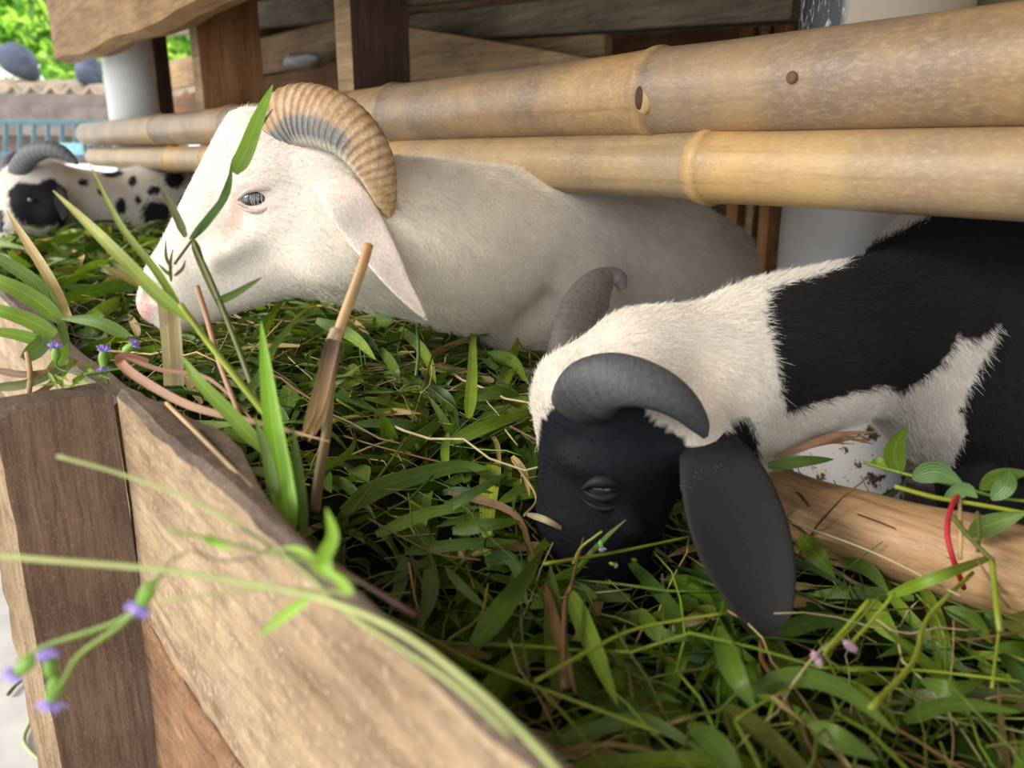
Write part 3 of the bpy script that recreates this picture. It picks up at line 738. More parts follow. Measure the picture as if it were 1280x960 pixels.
    for (px, d_, dy) in ((700, 1.28, 0), (735, 1.52, 0), (850, 1.38, .02), (880, 1.58, .02)):
        top = P(px, 395, d_); q = catmull([(top.x, top.y, top.z + .02, .058), (top.x + .01, top.y, top.z - .10, .038), (top.x, top.y, top.z - .22, .024), (top.x, top.y, PENF + .18, .018), (top.x, top.y, PENF + .06, .018), (top.x - .015, top.y, PENF + .004, .026)], 5)
        v, f, _ = sweep_vf(q[:, :3], q[:, 3], q[:, 3], seg=14); legs.append((v, f))
    Va, Fa = join_shapes(V, Q, [(eV, eF)] + legs)
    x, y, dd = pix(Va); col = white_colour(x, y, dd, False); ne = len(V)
    xe, ye, _ = pix(eV); c = np.tile(np.array([.86, .77, .67]), (len(eV), 1)); m = np.clip((xe - 440 - (ye - 290) * .55) / 30, 0, 1)[:, None]
    col[ne:ne + len(eV)] = c * (1 - m * .5) + np.array([.76, .58, .52]) * m * .5
    o = mesh('body', Va, Fa, M['hide'], e, tint=col)
    ff = flow_field([(200, 340, .6, -.5), (260, 220, .5, -.6), (320, 150, .5, -.3), (300, 330, .9, .2), (350, 240, .9, .15), (350, 360, 1, .3), (420, 300, .8, .6), (420, 200, .9, .3), (500, 250, .6, .8), (560, 330, .5, .9), (640, 400, .3, 1), (700, 300, .6, .7), (850, 320, .8, .6), (940, 340, .6, .8)])
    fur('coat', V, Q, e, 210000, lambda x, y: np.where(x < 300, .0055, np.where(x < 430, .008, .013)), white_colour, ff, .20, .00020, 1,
        keep=lambda x, y, d, m: 1 - .9 * (((x - 322) / 20) ** 2 + ((y - 249) / 8) ** 2 < 1))
    Qe = np.array([f for f in eF if len(f) == 4])
    fur('ear_hair', eV, Qe, e, 22000, lambda x, y: np.full(len(x), .0050), lambda x, y, d, h, rs=None: np.tile([.80, .70, .61], (len(x), 1)), flow_field([(430, 250, .5, .9), (500, 350, .5, .9)]), .15, .00016, 3)
    # eye, nearly closed, with pale lashes
    ec = P(322, 250, d - .052); V1, F1, _ = ellipsoid_vf((0, 0, 0), (.0205, .0115, .012), nu=20, nv=14); V1 = V1 @ RF
    mesh('eye', V1 + np.array(ec) - np.array(FWD) * .005, F1, M['eye'], e)
    def lid(name, rows, thick):
        pts, hw, q = pxpath(rows, 6); v, f, u = sweep_vf(pts, hw, thick, side=across(pts), seg=12)
        x, y, dd = pix(v); mesh(name, v, f, M['hide'], e, uv=u, tint=np.tile(np.array([.62, .50, .44]), (len(x), 1)))
    lid('eyelid', [(298, 250, d - .060, 1.5), (310, 239, d - .0665, 3.5), (324, 235, d - .069, 4.5), (338, 237, d - .0665, 3.5), (350, 247, d - .060, 1.5)], .005)
    lid('eyelid', [(296, 256, d - .060, 1.5), (310, 263, d - .0655, 2.5), (324, 264, d - .067, 3), (338, 260, d - .065, 2.5), (350, 252, d - .060, 1.5)], .004)
    ls = []
    rr = random.Random(3)
    for i in range(15):
        t = i / 25; p0 = P(303 + 44 * t, 245 - 3 * math.sin(math.pi * t), d - .071); p1 = P(303 + 44 * t + rr.uniform(-3, 3), 254 + 3 * math.sin(math.pi * t) + rr.uniform(-3, 3), d - .082)
        v, f, u = sweep_vf([p0, p0.lerp(p1, .5) - FWD * .002, p1], [.00018, .00014, .00008], [.00018, .00014, .00008], seg=4); ls.append((v, f, u, (.85, .82, .78)))
    v, f, u, t_ = merge(ls); lash = mesh('eyelashes', v, f, M['fur'], e, tint=t_); lash['kind'] = 'stuff'
    ram_horn(e)
    return e
def ridged_horn(e, rows, tint_f, freq, amp, flat=.75, tilt=0.0, seg=36, n=26, name='horn', label=None, side=None):
    pts, hw, q = pxpath(rows, n); s = np.concatenate([[0], np.cumsum(np.linalg.norm(np.diff(pts, axis=0), axis=1))]); N_ = len(pts)
    rg = 1 + amp * (np.sin(s * freq) + .45 * np.sin(s * freq * 2.3 + 1)) * np.clip(1.2 - s / s[-1], .25, 1)
    hw = hw * rg; v, f, u = sweep_vf(pts, hw, hw * flat, side=across(pts, tilt), seg=seg, cup=None)
    x, y, d = pix(v); t = tint_f(u, np.repeat(s, seg), x, y); o = mesh(name, v, f, M['horn'], e, uv=u, tint=np.clip(t, 0, 1))
    if label: o['label'] = label
    return o
def ram_horn(e):
    rows = [(338, 182, 1.055, 26), (350, 160, 1.030, 36), (375, 144, 1.005, 38), (412, 150, .985, 37), (443, 170, .975, 33), (465, 200, .975, 28), (477, 232, .985, 20), (483, 258, 1.0, 12), (484, 276, 1.01, 3)]
    def tint(u, s, x, y):
        # u: 1 on one edge of the band, 0 on the other
        ph = s * 620 + 1.2 * np.sin(s * 57) + .5 * np.sin(u[:, 0] * 5); rings = ((.5 + .5 * np.sin(ph)) ** 2)[:, None]; mot = (.5 + .5 * np.sin(s * 211 + 7 * u[:, 0]) * np.sin(s * 83 + 17 * u[:, 0]))[:, None]; tan = (np.array([.60, .42, .25]) * (1 - mot) + np.array([.50, .28, .13]) * mot) * (1 - rings * .42); grey = np.array([.25, .24, .22]) * (1 - rings * .75)
        inner = np.clip((.52 - u[:, 0]) / .12, 0, 1) * np.clip((.60 - u[:, 1]) / .10, 0, 1); inner = inner[:, None]
        pale = (np.clip((.16 - u[:, 0]) / .08, 0, 1) * np.clip((u[:, 1] - .12) / .1, 0, 1))[:, None]
        c = tan * (1 - inner) + grey * inner; c = c * (1 - pale * .8) + np.array([.58, .52, .42]) * pale * .8
        tip = np.clip((u[:, 1] - .6) / .3, 0, 1)[:, None]; return c * (1 - tip * .35) + np.array([.66, .45, .22]) * tip * .35
    ridged_horn(e, rows, tint, 620, .022, .62, -.25)
    far = [(px, py + 6, 2.16 - d_ + .02, w_) for px, py, d_, w_ in [(342, 182, 1.055, 22), (362, 170, 1.03, 28), (385, 165, 1.005, 28), (415, 172, .985, 27), (440, 190, .975, 24), (455, 215, .985, 18), (465, 240, 1.0, 9), (467, 255, 1.01, 3)]]
    ridged_horn(e, far, tint, 620, .02, .62, .25)
white_ram()

# ---------------------------------------------------------------- the black and white ram
BP1 = [(957, 385), (962, 362), (1000, 350), (1052, 333), (1056, 324), (1110, 298), (1165, 270), (1300, 200), (1900, -100), (1900, 1300), (1165, 1200), (1140, 640), (1152, 592), (1170, 605), (1186, 592), (1193, 570), (1208, 535), (1200, 514), (1214, 480), (1236, 440), (1254, 402), (1216, 427), (1199, 418), (1182, 448), (1163, 466), (1122, 492), (1108, 482), (1062, 492), (1020, 503), (984, 516), (976, 490), (966, 440)]
BP2 = [(911, 524), (935, 520), (946, 545), (947, 570), (938, 592), (922, 590), (915, 560)]
BP3 = [(672, 560), (676, 528), (688, 512), (700, 500), (720, 478), (800, 500), (812, 522), (848, 545), (862, 560), (880, 562), (905, 575), (900, 640), (860, 760), (700, 900), (600, 800), (660, 600)]
def bw_colour(x, y, d, hair, rs=None):
    if rs is not None: x = x + rs.normal(0, 2.5, len(x)); y = y + rs.normal(0, 2.5, len(x))
    blk = inpoly(x, y, BP1) | (inpoly(x, y, BP2) & (d < .84)) | inpoly(x, y, BP3)
    wht = np.tile(np.array([.86, .82, .74]), (len(x), 1)) if hair else np.tile(np.array([.78, .68, .58]), (len(x), 1))
    m = blob(x, y, 860, 500, 60, 60) * .3; wht = wht * (1 - m) + np.array([.76, .62, .46]) * m
    k = np.where(((x < 900) & (y > 460))[:, None], np.array([.011, .012, .017]), np.array([.017, .015, .015]))
    return np.where(blk[:, None], k, wht)
def bw_ram():
    b = Body([-.02, -.30, .52], [.92, .28, 1.30], .0048)
    d = .745
    # head hanging: forehead to the left, muzzle down in the greens
    b.ell(cc(768, 490, d), (.064, .056, .062), 0, .02)
    b.cone(cc(752, 520, d), cc(742, 640, d + .01), .062, .050, .92, .025)
    b.cone(cc(800, 560, d), cc(768, 660, d + .01), .054, .036, .85, .03)
    b.cone(cc(742, 650, d + .01), cc(752, 735, d + .02), .046, .030, .85, .025)
    b.ell(cc(752, 745, d + .02), (.030, .028, .026), 0, .015)
    b.ell(cc(702, 490, d), (.018, .030, .045), 0, .02)
    b.ell(cc(800, 420, d + .02), (.036, .022, .040), 10, .02)                    # poll
    b.ell(cc(772, 430, d + .03), (.020, .014, .030), 20, .015)
    b.ell(cc(745, 585, d - .046), (.030, .012, .016), -15, .014)                  # brow over the eye
    b.ell(cc(752, 612, d - .066), (.017, .009, .012), -8, .010, True)
    b.ell(cc(775, 640, d - .045), (.030, .012, .012), -50, .016)                  # cheek
    b.ell(cc(868, 540, d - .035), (.030, .028, .026), -30, .02)                   # ear root
    # neck swelling back to shoulder and trunk
    b.chain([(800, 470, .752, 72, .9), (850, 462, .765, 74, .9), (905, 455, .785, 84, .85), (960, 445, .80, 96, .8), (1020, 432, .82, 96, .8), (1090, 420, .86, 98, .85), (1160, 415, .90, 110, .9)], .03)
    b.cone(cc(905, 490, .77), cc(945, 545, .80), .060, .026, .8, .03)            # throat
    b.cone(cc(1010, 470, .81), cc(950, 555, .80), .058, .016, .7, .03)
    b.ell(cc(1240, 430, .97), (.155, .165, .14), 0, .05)
    b.ell(cc(1165, 500, .90), (.050, .070, .07), 20, .04)                         # point of the shoulder
    b.ell(cc(1255, 500, .90), (.075, .10, .075), 0, .04)
    b.chain([(1240, 400, 1.0, 165, 1), (1360, 370, 1.05, 165, 1), (1480, 360, 1.08, 160, 1)], .05)
    V, Q = b.surface(); V0 = V
    base = P(1330, 700, 1.0); e = empty('ram', Vector((base.x, 1.0, PENF)), 'black and white ram with black face and long black ear, nose down in the greens', 'sheep', 'rams feeding at the trough')
    legs = []
    for (px, py, d_) in ((1215, 560, .90), (1240, 560, 1.12), (1450, 500, 1.0), (1460, 500, 1.2)):
        top = P(px, py, d_); q = catmull([(top.x, top.y, top.z + .04, .060), (top.x + .01, top.y + .01, top.z - .05, .045), (top.x, top.y + .02, top.z - .14, .028), (top.x, top.y + .02, PENF + .17, .019), (top.x, top.y + .02, PENF + .06, .018), (top.x - .015, top.y + .02, PENF + .004, .026)], 5)
        v, f, _ = sweep_vf(q[:, :3], q[:, 3], q[:, 3], seg=16); legs.append((v, f))
    pts, hw, q = pxpath([(872, 548, .715, 20), (888, 565, .690, 40), (903, 600, .672, 55), (918, 650, .655, 62), (935, 705, .64, 58), (950, 750, .625, 44), (962, 780, .615, 27), (968, 801, .61, 6)], 7)
    n = len(pts); eV, eF, _ = sweep_vf(pts, hw, np.linspace(.011, .003, n), side=across(pts, .12), seg=28, cup=np.linspace(.14, .42, n))
    pt2, hw2, _ = pxpath([(800, 470, .83, 12), (815, 510, .86, 26), (825, 560, .87, 30), (832, 620, .87, 24), (836, 660, .87, 6)], 5)
    fV, fF, _ = sweep_vf(pt2, hw2, .005, side=across(pt2, .3), seg=16, cup=.2)
    Va, Fa = join_shapes(V, Q, [(eV, eF), (fV, fF)] + legs)
    x, y, dd = pix(Va); col = bw_colour(x, y, dd, False); ne = len(V); L1 = len(eV)
    col[ne:] = (.022, .022, .026); col[ne:ne + L1] = (.022, .021, .022)
    o = mesh('body', Va, Fa, M['hide'], e, tint=col)
    # leathery look of the ear
    ff = flow_field([(700, 480, .0, -1), (690, 560, 0, -1), (720, 650, .1, -1), (800, 580, .6, -.7), (780, 640, .5, -.8), (800, 420, 1, -.2), (860, 420, 1, .1), (900, 490, .6, .7), (950, 420, 1, .15), (960, 530, .4, .9), (1050, 400, 1, .1), (1050, 500, .9, .1), (1150, 380, 1, .2), (1170, 520, .4, 1), (1240, 420, .6, .9), (1250, 560, .3, 1)])
    fur('coat', V, Q, e, 190000, lambda x, y: np.where((x < 900) & (y > 520), .0045, np.where(x < 880, .008, .011)), bw_colour, ff, .28, .00018, 5,
        keep=lambda x, y, d, m: np.where(x > 1330, .15, 1.0))
    Qe = np.array([f for f in eF if len(f) == 4])
    fur('ear_hair', eV, Qe, e, 14000, lambda x, y: np.full(len(x), .004), lambda x, y, d, h, rs=None: np.where((np.abs(y - (600 - (x - 860) * .55)) < 7)[:, None] & (x < 905)[:, None] & (rs.rand(len(x)) < .5)[:, None], np.array([.45, .44, .42]), np.array([.028, .027, .029])), flow_field([(900, 600, .2, 1), (950, 750, .2, 1)]), .12, .00013, 7)
    # eye, dark and almost shut
    V1, F1, _ = ellipsoid_vf((0, 0, 0), (.0125, .0065, .008), nu=20, nv=12); mesh('eye', V1 @ RF + np.array(P(752, 611, d - .053)), F1, M['eye'], e)
    def lid(rows, thick):
        pts, hw, q = pxpath(rows, 6); v, f, u = sweep_vf(pts, hw, thick, side=across(pts), seg=12); mesh('eyelid', v, f, M['skin'], e, uv=u, tint=(.014, .015, .022))
    lid([(730, 608, d - .050, 1.5), (742, 603, d - .060, 6), (754, 602, d - .063, 8), (766, 604, d - .060, 6), (777, 609, d - .050, 1.5)], .006)
    lid([(731, 614, d - .050, 1.5), (742, 620, d - .058, 4), (754, 623, d - .060, 5), (766, 620, d - .058, 4), (776, 613, d - .050, 1.5)], .004)
    lid([(728, 624, d - .046, 1), (742, 633, d - .054, 3), (756, 636, d - .055, 3), (770, 632, d - .053, 3), (782, 622, d - .046, 1)], .003)
    def tint(u, s, x, y):
        g = (.5 + .3 * np.sin(s * 1900 + 4 * np.sin(s * 230) + 3 * u[:, 0]) + .2 * np.sin(s * 710))[:, None]; a = np.array([.060, .058, .060]); c = a * (1.1 - .35 * g); brown = np.clip((.18 - u[:, 1]) / .18, 0, 1)[:, None]
        pale = np.clip((u[:, 1] - .15) / .4, 0, 1)[:, None] * .45; c = c * (1 - pale) + np.array([.115, .125, .14]) * pale; return c * (1 - brown * .3) + np.array([.13, .115, .10]) * brown * .3
    ridged_horn(e, [(716, 515, .715, 26), (722, 506, .695, 36), (738, 489, .675, 42), (764, 477, .658, 37), (795, 478, .648, 32), (828, 489, .645, 27), (856, 508, .648, 21), (875, 531, .655, 13), (882, 546, .66, 4)], tint, 700, .004, .60, .15, label='near horn, thick grey-black crescent bent back')
    def tint2(u, s, x, y): c = tint(u, s, x, y) * np.array([1.25, 1.08, .88]); return c
    ridged_horn(e, [(712, 478, .735, 26), (716, 448, .738, 32), (722, 415, .745, 33), (732, 382, .755, 30), (746, 358, .76, 22), (762, 347, .765, 14), (774, 350, .765, 11), (778, 362, .765, 5)], tint2, 500, .005, .62, 0, label='far horn, brown-grey, hooked over at its tip')
    return e
bw_ram()

# ---------------------------------------------------------------- the spotted ram far left
def sp_colour(x, y, d, hair, rs=None):
    if rs is not None: x = x + rs.normal(0, .8, len(x)); y = y + rs.normal(0, .8, len(x))
    k = inpoly(x, y, [(10, 240), (22, 228), (45, 230), (62, 226), (80, 240), (86, 262), (78, 280), (50, 286), (25, 280), (12, 262)]) | inpoly(x, y, [(52, 225), (66, 222), (84, 240), (76, 246)]) | inpoly(x, y, [(-2, 262), (4, 262), (5, 290), (-2, 292)])
    for cx, cy, rx, ry in ((151, 258, 7, 10), (140, 217, 13, 5), (195, 268, 19, 18), (192, 238, 9, 6), (218, 224, 13, 11), (104, 228, 6, 5), (165, 226, 5, 7), (232, 262, 10, 20), (250, 230, 12, 12), (172, 250, 4, 6), (126, 240, 4, 4), (290, 240, 20, 15)):
        k |= ((x - cx) / rx) ** 2 + ((y - cy) / ry) ** 2 < 1 + .3 * np.sin(x * 1.3 + y)
    return np.where(k[:, None], np.array([.02, .02, .024]), np.array([.78, .72, .64]))
def spotted_ram():
    b = Body(cc(-60, 330, 2.25) - [.05, .15, .10], cc(330, 150, 2.55) + [.2, .1, .75], .0075)
    b.ell(cc(45, 240, 2.45), (.105, .095, .085), 20, .03)
    b.cone(cc(40, 245, 2.44), cc(12, 300, 2.36), .088, .050, .9, .04)
    b.ell(cc(8, 315, 2.34), (.055, .05, .045), 60, .03)
    b.chain([(60, 240, 2.50, 34, 1), (100, 250, 2.56, 38, 1), (140, 262, 2.64, 44, 1), (185, 270, 2.74, 52, 1), (230, 275, 2.86, 58, 1)], .05)
    b.chain([(190, 262, 2.76, 50, 1), (240, 262, 2.95, 56, 1), (300, 262, 3.1, 58, 1)], .06)
    b.ell(cc(60, 270, 2.40), (.035, .06, .03), -25, .03)
    V, Q = b.surface(); bp = P(250, 400, 2.9); e = empty('ram', Vector((bp.x, bp.y, PENF)), 'white ram with black eye patch and black spots, blurred at the far left', 'sheep', 'rams feeding at the trough')
    pts, hw, _ = pxpath([(58, 226, 2.42, 4), (68, 236, 2.40, 8), (76, 250, 2.39, 9), (80, 266, 2.39, 6), (80, 276, 2.39, 2)], 5)
    eV, eF, _ = sweep_vf(pts, hw, .006, side=across(pts, .2), seg=14, cup=.25)
    legs = []
    for (px, d_) in ((190, 2.75), (205, 2.95), (290, 3.1), (300, 3.25)):
        top = P(px, 300, d_); q = catmull([(top.x, top.y, top.z + .05, .07), (top.x, top.y, top.z - .1, .04), (top.x, top.y, PENF + .2, .022), (top.x, top.y, PENF + .06, .018), (top.x, top.y, PENF + .004, .025)], 4)
        v, f, _ = sweep_vf(q[:, :3], q[:, 3], q[:, 3], seg=12); legs.append((v, f))
    Va, Fa = join_shapes(V, Q, [(eV, eF)] + legs); x, y, dd = pix(Va); col = sp_colour(x, y, dd, False); col[len(V):len(V) + len(eV)] = (.03, .03, .035)
    mesh('body', Va, Fa, M['hide'], e, tint=col)
    ff = flow_field([(20, 280, .2, -1), (60, 230, .9, -.2), (140, 240, .9, .4), (220, 260, .9, .5)])
    fur('coat', V, Q, e, 60000, lambda x, y: np.full(len(x), .012), sp_colour, ff, .25, .00035, 8)
    def tint(u, s, x, y): return np.array([.13, .13, .14]) * (1 - .3 * (.5 + .5 * np.sin(s * 330))[:, None])
    ridged_horn(e, [(18, 226, 2.40, 10), (24, 210, 2.37, 13), (38, 194, 2.34, 13), (58, 187, 2.32, 11), (76, 190, 2.31, 9), (90, 199, 2.31, 5.5), (97, 205, 2.31, 2)], tint, 330, .01, .7)
    ridged_horn(e, [(10, 226, 2.55, 9), (6, 212, 2.62, 10), (14, 200, 2.67, 9), (30, 196, 2.70, 7), (44, 201, 2.71, 3)], tint, 330, .01, .7)
    V1, F1, _ = ellipsoid_vf((0, 0, 0), (.009, .007, .004), nu=14, nv=10); mesh('eye', V1 @ RF + np.array(P(38, 250, 2.355)), F1, M['eye'], e)
spotted_ram()
# ================================================================== the greens in the trough
def surf(x, y):
    t = np.clip((np.asarray(x, dtype=float) + .95) / .5, 0, 1); t = t * t * (3 - 2 * t)
    z = H - .262 - .092 * t + .012 * np.sin(np.asarray(x) * 9 + 1) * np.cos(np.asarray(y) * 11) + .006 * np.sin(np.asarray(x) * 23 + np.asarray(y) * 17)
    edge = np.clip((np.asarray(y) - .17) / .10, 0, 1); z = z - .030 * (1 - edge) * (1 - .0 * t)
    far = np.clip((-1.5 - np.asarray(x)) / .8, 0, 1); return z + .03 * far
def on_pile(px, py, dz=0.0):
    z = H - .30
    for _ in range(8):
        p = PZ(px, py, z); z = float(surf(p.x, p.y)) + dz
    return PZ(px, py, z)
G = {'deep': (.038, .088, .010), 'mid': (.100, .176, .018), 'bright': (.190, .305, .028), 'yellow': (.30, .36, .035), 'blue': (.10, .20, .055), 'olive': (.12, .14, .03), 'tan': (.52, .37, .18), 'brown': (.22, .11, .05), 'pink': (.45, .24, .17), 'straw': (.55, .46, .28)}
def blade_vf(n=9, w=.07, arch=.12, fold=.25, twist=0.0, bend=0.0, ovate=False, wave=0.0):
    "unit-long leaf along +X: three vertices across, folded along the rib"
    V = []; UV = []
    for i in range(n + 1):
        t = i / n
        if ovate: ww = w * (2.25 * t ** .75 * (1 - t) ** 1.05 + .03)
        else: ww = w * min(1, (t + .04) * 5) ** .6 * (1 - t ** 3.2) ** .8 + .0008
        if i == n: ww = .0015
        z = arch * 4 * t * (1 - t) * .5 - arch * t * t * .6 + wave * math.sin(t * 9) * w; yb = bend * t * t; a = twist * t
        for s in (-1, 0, 1):
            yy = s * ww; zz = abs(s) * ww * fold + (wave * ww * math.sin(t * 14 + s) if s else 0)
            V.append((t, yb + yy * math.cos(a) - zz * math.sin(a), z + yy * math.sin(a) + zz * math.cos(a))); UV.append((.5 + .5 * s, t))
    Fc = [(i * 3 + k, (i + 1) * 3 + k, (i + 1) * 3 + k + 1, i * 3 + k + 1) for i in range(n) for k in (0, 1)]
    return np.array(V), Fc, np.array(UV)
def stem_vf(seedn, n=7, r=.006):
    q = random.Random(seedn); pts = [(0, 0, 0)]; dy = dz = 0
    for i in range(1, n + 1):
        dy += q.uniform(-.05, .05); dz += q.uniform(-.035, .03); pts.append((i / n, dy, dz))
    v, f, u = sweep_vf(np.array(pts), np.linspace(r, r * .5, n + 1), np.linspace(r, r * .5, n + 1), seg=5, side=(0, 1, 0)); return v, f, u * [.3, 1] + [.2, 0]
rv = random.Random(21)
BL = [blade_vf(9, rv.uniform(.028, .075), rv.uniform(.02, .26), rv.uniform(.1, .45), rv.uniform(-1.2, 1.2), rv.uniform(-.22, .22)) for _ in range(12)]
OV = [blade_vf(7, rv.uniform(.12, .23), rv.uniform(-.05, .25), rv.uniform(.1, .5), rv.uniform(-.5, .5), rv.uniform(-.15, .15), True, rv.uniform(.0, .12)) for _ in range(10)]
ST = [stem_vf(i, 7, rv.uniform(.004, .0075)) for i in range(8)]
def rot(yaw, pitch, roll):
    return np.array(Matrix.Rotation(yaw, 3, 'Z') @ Matrix.Rotation(-pitch, 3, 'Y') @ Matrix.Rotation(roll, 3, 'X'))
palB = ['deep', 'mid', 'mid', 'mid', 'bright', 'bright', 'blue', 'olive', 'yellow', 'tan', 'deep', 'mid']
palO = ['deep', 'mid', 'mid', 'bright', 'blue', 'mid', 'deep', 'bright', 'olive', 'mid']
palS = ['olive', 'mid', 'yellow', 'bright', 'brown', 'straw', 'tan', 'olive', 'olive', 'deep', 'mid']
pile = empty('cut_fodder', (-.8, .45, H - .45), 'heap of freshly cut green grass, leaves and stems filling the trough under the rams\' heads', 'fodder')
# dark bed of old stalks under the fresh layer
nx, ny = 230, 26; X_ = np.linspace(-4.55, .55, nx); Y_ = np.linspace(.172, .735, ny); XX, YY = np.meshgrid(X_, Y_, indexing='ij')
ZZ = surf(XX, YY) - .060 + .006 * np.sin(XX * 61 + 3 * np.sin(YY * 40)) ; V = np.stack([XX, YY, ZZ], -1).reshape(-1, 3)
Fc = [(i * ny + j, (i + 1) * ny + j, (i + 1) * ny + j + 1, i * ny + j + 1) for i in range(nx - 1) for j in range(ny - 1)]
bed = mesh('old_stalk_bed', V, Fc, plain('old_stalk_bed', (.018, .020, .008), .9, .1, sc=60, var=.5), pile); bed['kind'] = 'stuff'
HEADS = [(P(745, 640, .75), .075), (P(752, 720, .77), .065), (P(215, 380, 1.08), .07), (P(300, 350, 1.08), .085), (P(660, 395, 1.18), .08), (P(380, 330, 1.09), .09)]
items = []
rs = np.random.RandomState(11)
def scatter(N, x0, x1, kinds, lay, lo, hi):
    for _ in range(N):
        k = kinds[rs.randint(len(kinds))]; x = rs.uniform(x0, x1); y = rs.uniform(.185, .755); dz = -lay * rs.rand() ** .7 + .004
        yaw = rs.uniform(0, 2 * math.pi); pit = math.radians(rs.normal(4, 15)); rol = math.radians(rs.normal(0, 38 if k != 'S' else 60))
        if rs.rand() < .07: pit = math.radians(rs.uniform(25, 70))
        L = rs.uniform(lo, hi) * {'B': 1.0, 'O': .50, 'S': 1.25}[k]
        if k != 'O' and y < .27: yaw = rs.normal(0, .5) + (math.pi if rs.rand() < .5 else 0)      # by the plank they lie along it
        c = np.array([x, y, float(surf(x, y)) + dz]); R = rot(yaw, pit, rol); tip = c + R[:, 0] * L
        c -= R[:, 0] * L * .5
        tip = c + R[:, 0] * L
        if min(c[1], tip[1]) < .172 or max(c[1], tip[1]) > .80 or tip[2] < H - .5: continue
        mid_ = (c + tip) / 2
        if any((Vector(mid_) - hc_).length < r_ * .9 for hc_, r_ in HEADS): continue
        pal = {'B': palB, 'O': palO, 'S': palS}[k]; items.append((k, rs.randint(100), pal[rs.randint(len(pal))], c, R, L, dz))
scatter(2100, -1.5, .15, ['B', 'B', 'O', 'O', 'S', 'S'], .060, .08, .19)
scatter(620, -1.5, .15, ['O', 'S', 'B', 'S', 'S', 'S'], .012, .06, .15)
scatter(1500, -4.5, -1.5, ['B', 'B', 'O', 'S'], .03, .10, .22)
for _ in range(90):                                                        # long bent stalks lying across the top
    x = rs.uniform(-1.3, .12); y = rs.uniform(.2, .66); yaw = rs.uniform(0, 6.28); L = rs.uniform(.16, .34); R = rot(yaw, math.radians(rs.normal(0, 6)), rs.uniform(0, 6.28)); c = np.array([x, y, float(surf(x, y)) + rs.uniform(-.012, .016)]); tip = c + R[:, 0] * L
    if .19 < tip[1] < .70 and not any((Vector((c + tip) / 2) - h_).length < r_ for h_, r_ in HEADS): items.append(('S', rs.randint(100), palS[rs.randint(len(palS))], c, R, L, .004))
LIB = {'B': BL, 'O': OV, 'S': ST}; NAME = {'B': 'grass_blade', 'O': 'leaf', 'S': 'stem'}; LIM = {'B': 240, 'O': 240, 'S': 120}
def score(it):
    k, i, t, c, R, L, dz = it; m = c + R[:, 0] * L * .5; x, y, d = pix(m[None]); 
    if d[0] < .1 or not (-60 < x[0] < 1340 and 0 < y[0] < 1010): return -1
    return L / d[0] * {'B': 1, 'O': 1.8, 'S': .8}[k] * math.exp(dz / .012)
mcache = {}
for k in 'BOS':
    its = sorted([q for q in items if q[0] == k], key=score, reverse=True); near, rest = its[:LIM[k]], its[LIM[k]:]
    for (_, i, t, c, R, L, dz) in near:
        key = (k, i % len(LIB[k]), t)
        if key not in mcache:
            v, f, u = LIB[k][key[1]]; o = mesh(NAME[k], v, f, M['leaf'] if k != 'S' else M['stem'], None, uv=u, tint=G[t], origin=(0, 0, 0)); mcache[key] = o.data; bpy.data.objects.remove(o)
        o = bpy.data.objects.new(NAME[k], mcache[key]); C.objects.link(o); o.parent = pile
        m4 = Matrix(R.tolist()).to_4x4(); o.matrix_local = Matrix.Translation(Vector(c) - Vector(pile['w0'])) @ m4 @ Matrix.Scale(L, 4)
    parts = []
    for (_, i, t, c, R, L, dz) in rest:
        v, f, u = LIB[k][i % len(LIB[k])]; parts.append((v @ R.T * L + c, f, u, np.array(G[t]) * rs.uniform(.7, 1.2)))
    v, f, u, tt = merge(parts); o = mesh({'B': 'loose_blades', 'O': 'loose_leaves', 'S': 'loose_stems'}[k], v, f, M['leaf'] if k != 'S' else M['stem'], pile, uv=u, tint=tt); o['kind'] = 'stuff'

def ribbon(name, pts, wid, tint, parent, fold=.25, mt=None, tip=True, ovate=False, base_w=.5, grad=None, tilt=None, n=5):
    "a leaf blade along a path of world points, wid = half width in metres at its widest"
    q = catmull([tuple(p) for p in pts], n); N_ = len(q); T = np.gradient(q, axis=0); T /= np.linalg.norm(T, axis=1)[:, None]; V = []; UV = []; tt = []
    for i in range(N_):
        t = i / (N_ - 1); view = np.array(CAM) - q[i]; s = np.cross(T[i], view); s /= np.linalg.norm(s); nn = np.cross(s, T[i])
        if tilt: s = s * math.cos(tilt) + nn * math.sin(tilt); nn = np.cross(s, T[i])
        if ovate: w_ = wid * (2.25 * (t * .99 + .01) ** .75 * (1 - t) ** 1.05 + .03)
        else: w_ = wid * min(1, base_w + t * 3) * ((1 - t ** 3) ** .8 if tip else 1)
        w_ = max(w_, .0004)
        for k in (-1, 0, 1): V.append(q[i] + s * w_ * k - nn * fold * w_ * (1 - abs(k))); UV.append((.5 + .5 * k, t)); tt.append(np.array(tint) if grad is None else np.array(tint) * (1 - t) + np.array(grad) * t)
    Fc = [(i * 3 + k, (i + 1) * 3 + k, (i + 1) * 3 + k + 1, i * 3 + k + 1) for i in range(N_ - 1) for k in (0, 1)]
    return mesh(name, V, Fc, mt or M['leaf'], parent, uv=np.array(UV), tint=np.array(tt))
def sub_stem(name, pts, r0, r1, tint, parent, grad=None, n=6, seg=7, mt=None):
    q = catmull([tuple(p) for p in pts], n); v, f, u = sweep_vf(q, np.linspace(r0, r1, len(q)), np.linspace(r0, r1, len(q)), seg=seg)
    tt = np.array(tint)[None] if grad is None else np.array(tint) * (1 - u[:, 1:]) + np.array(grad) * u[:, 1:]
    return mesh(name, v, f, mt or M['stem'], parent, uv=u * [.2, 1] + [.2, 0], tint=tt)
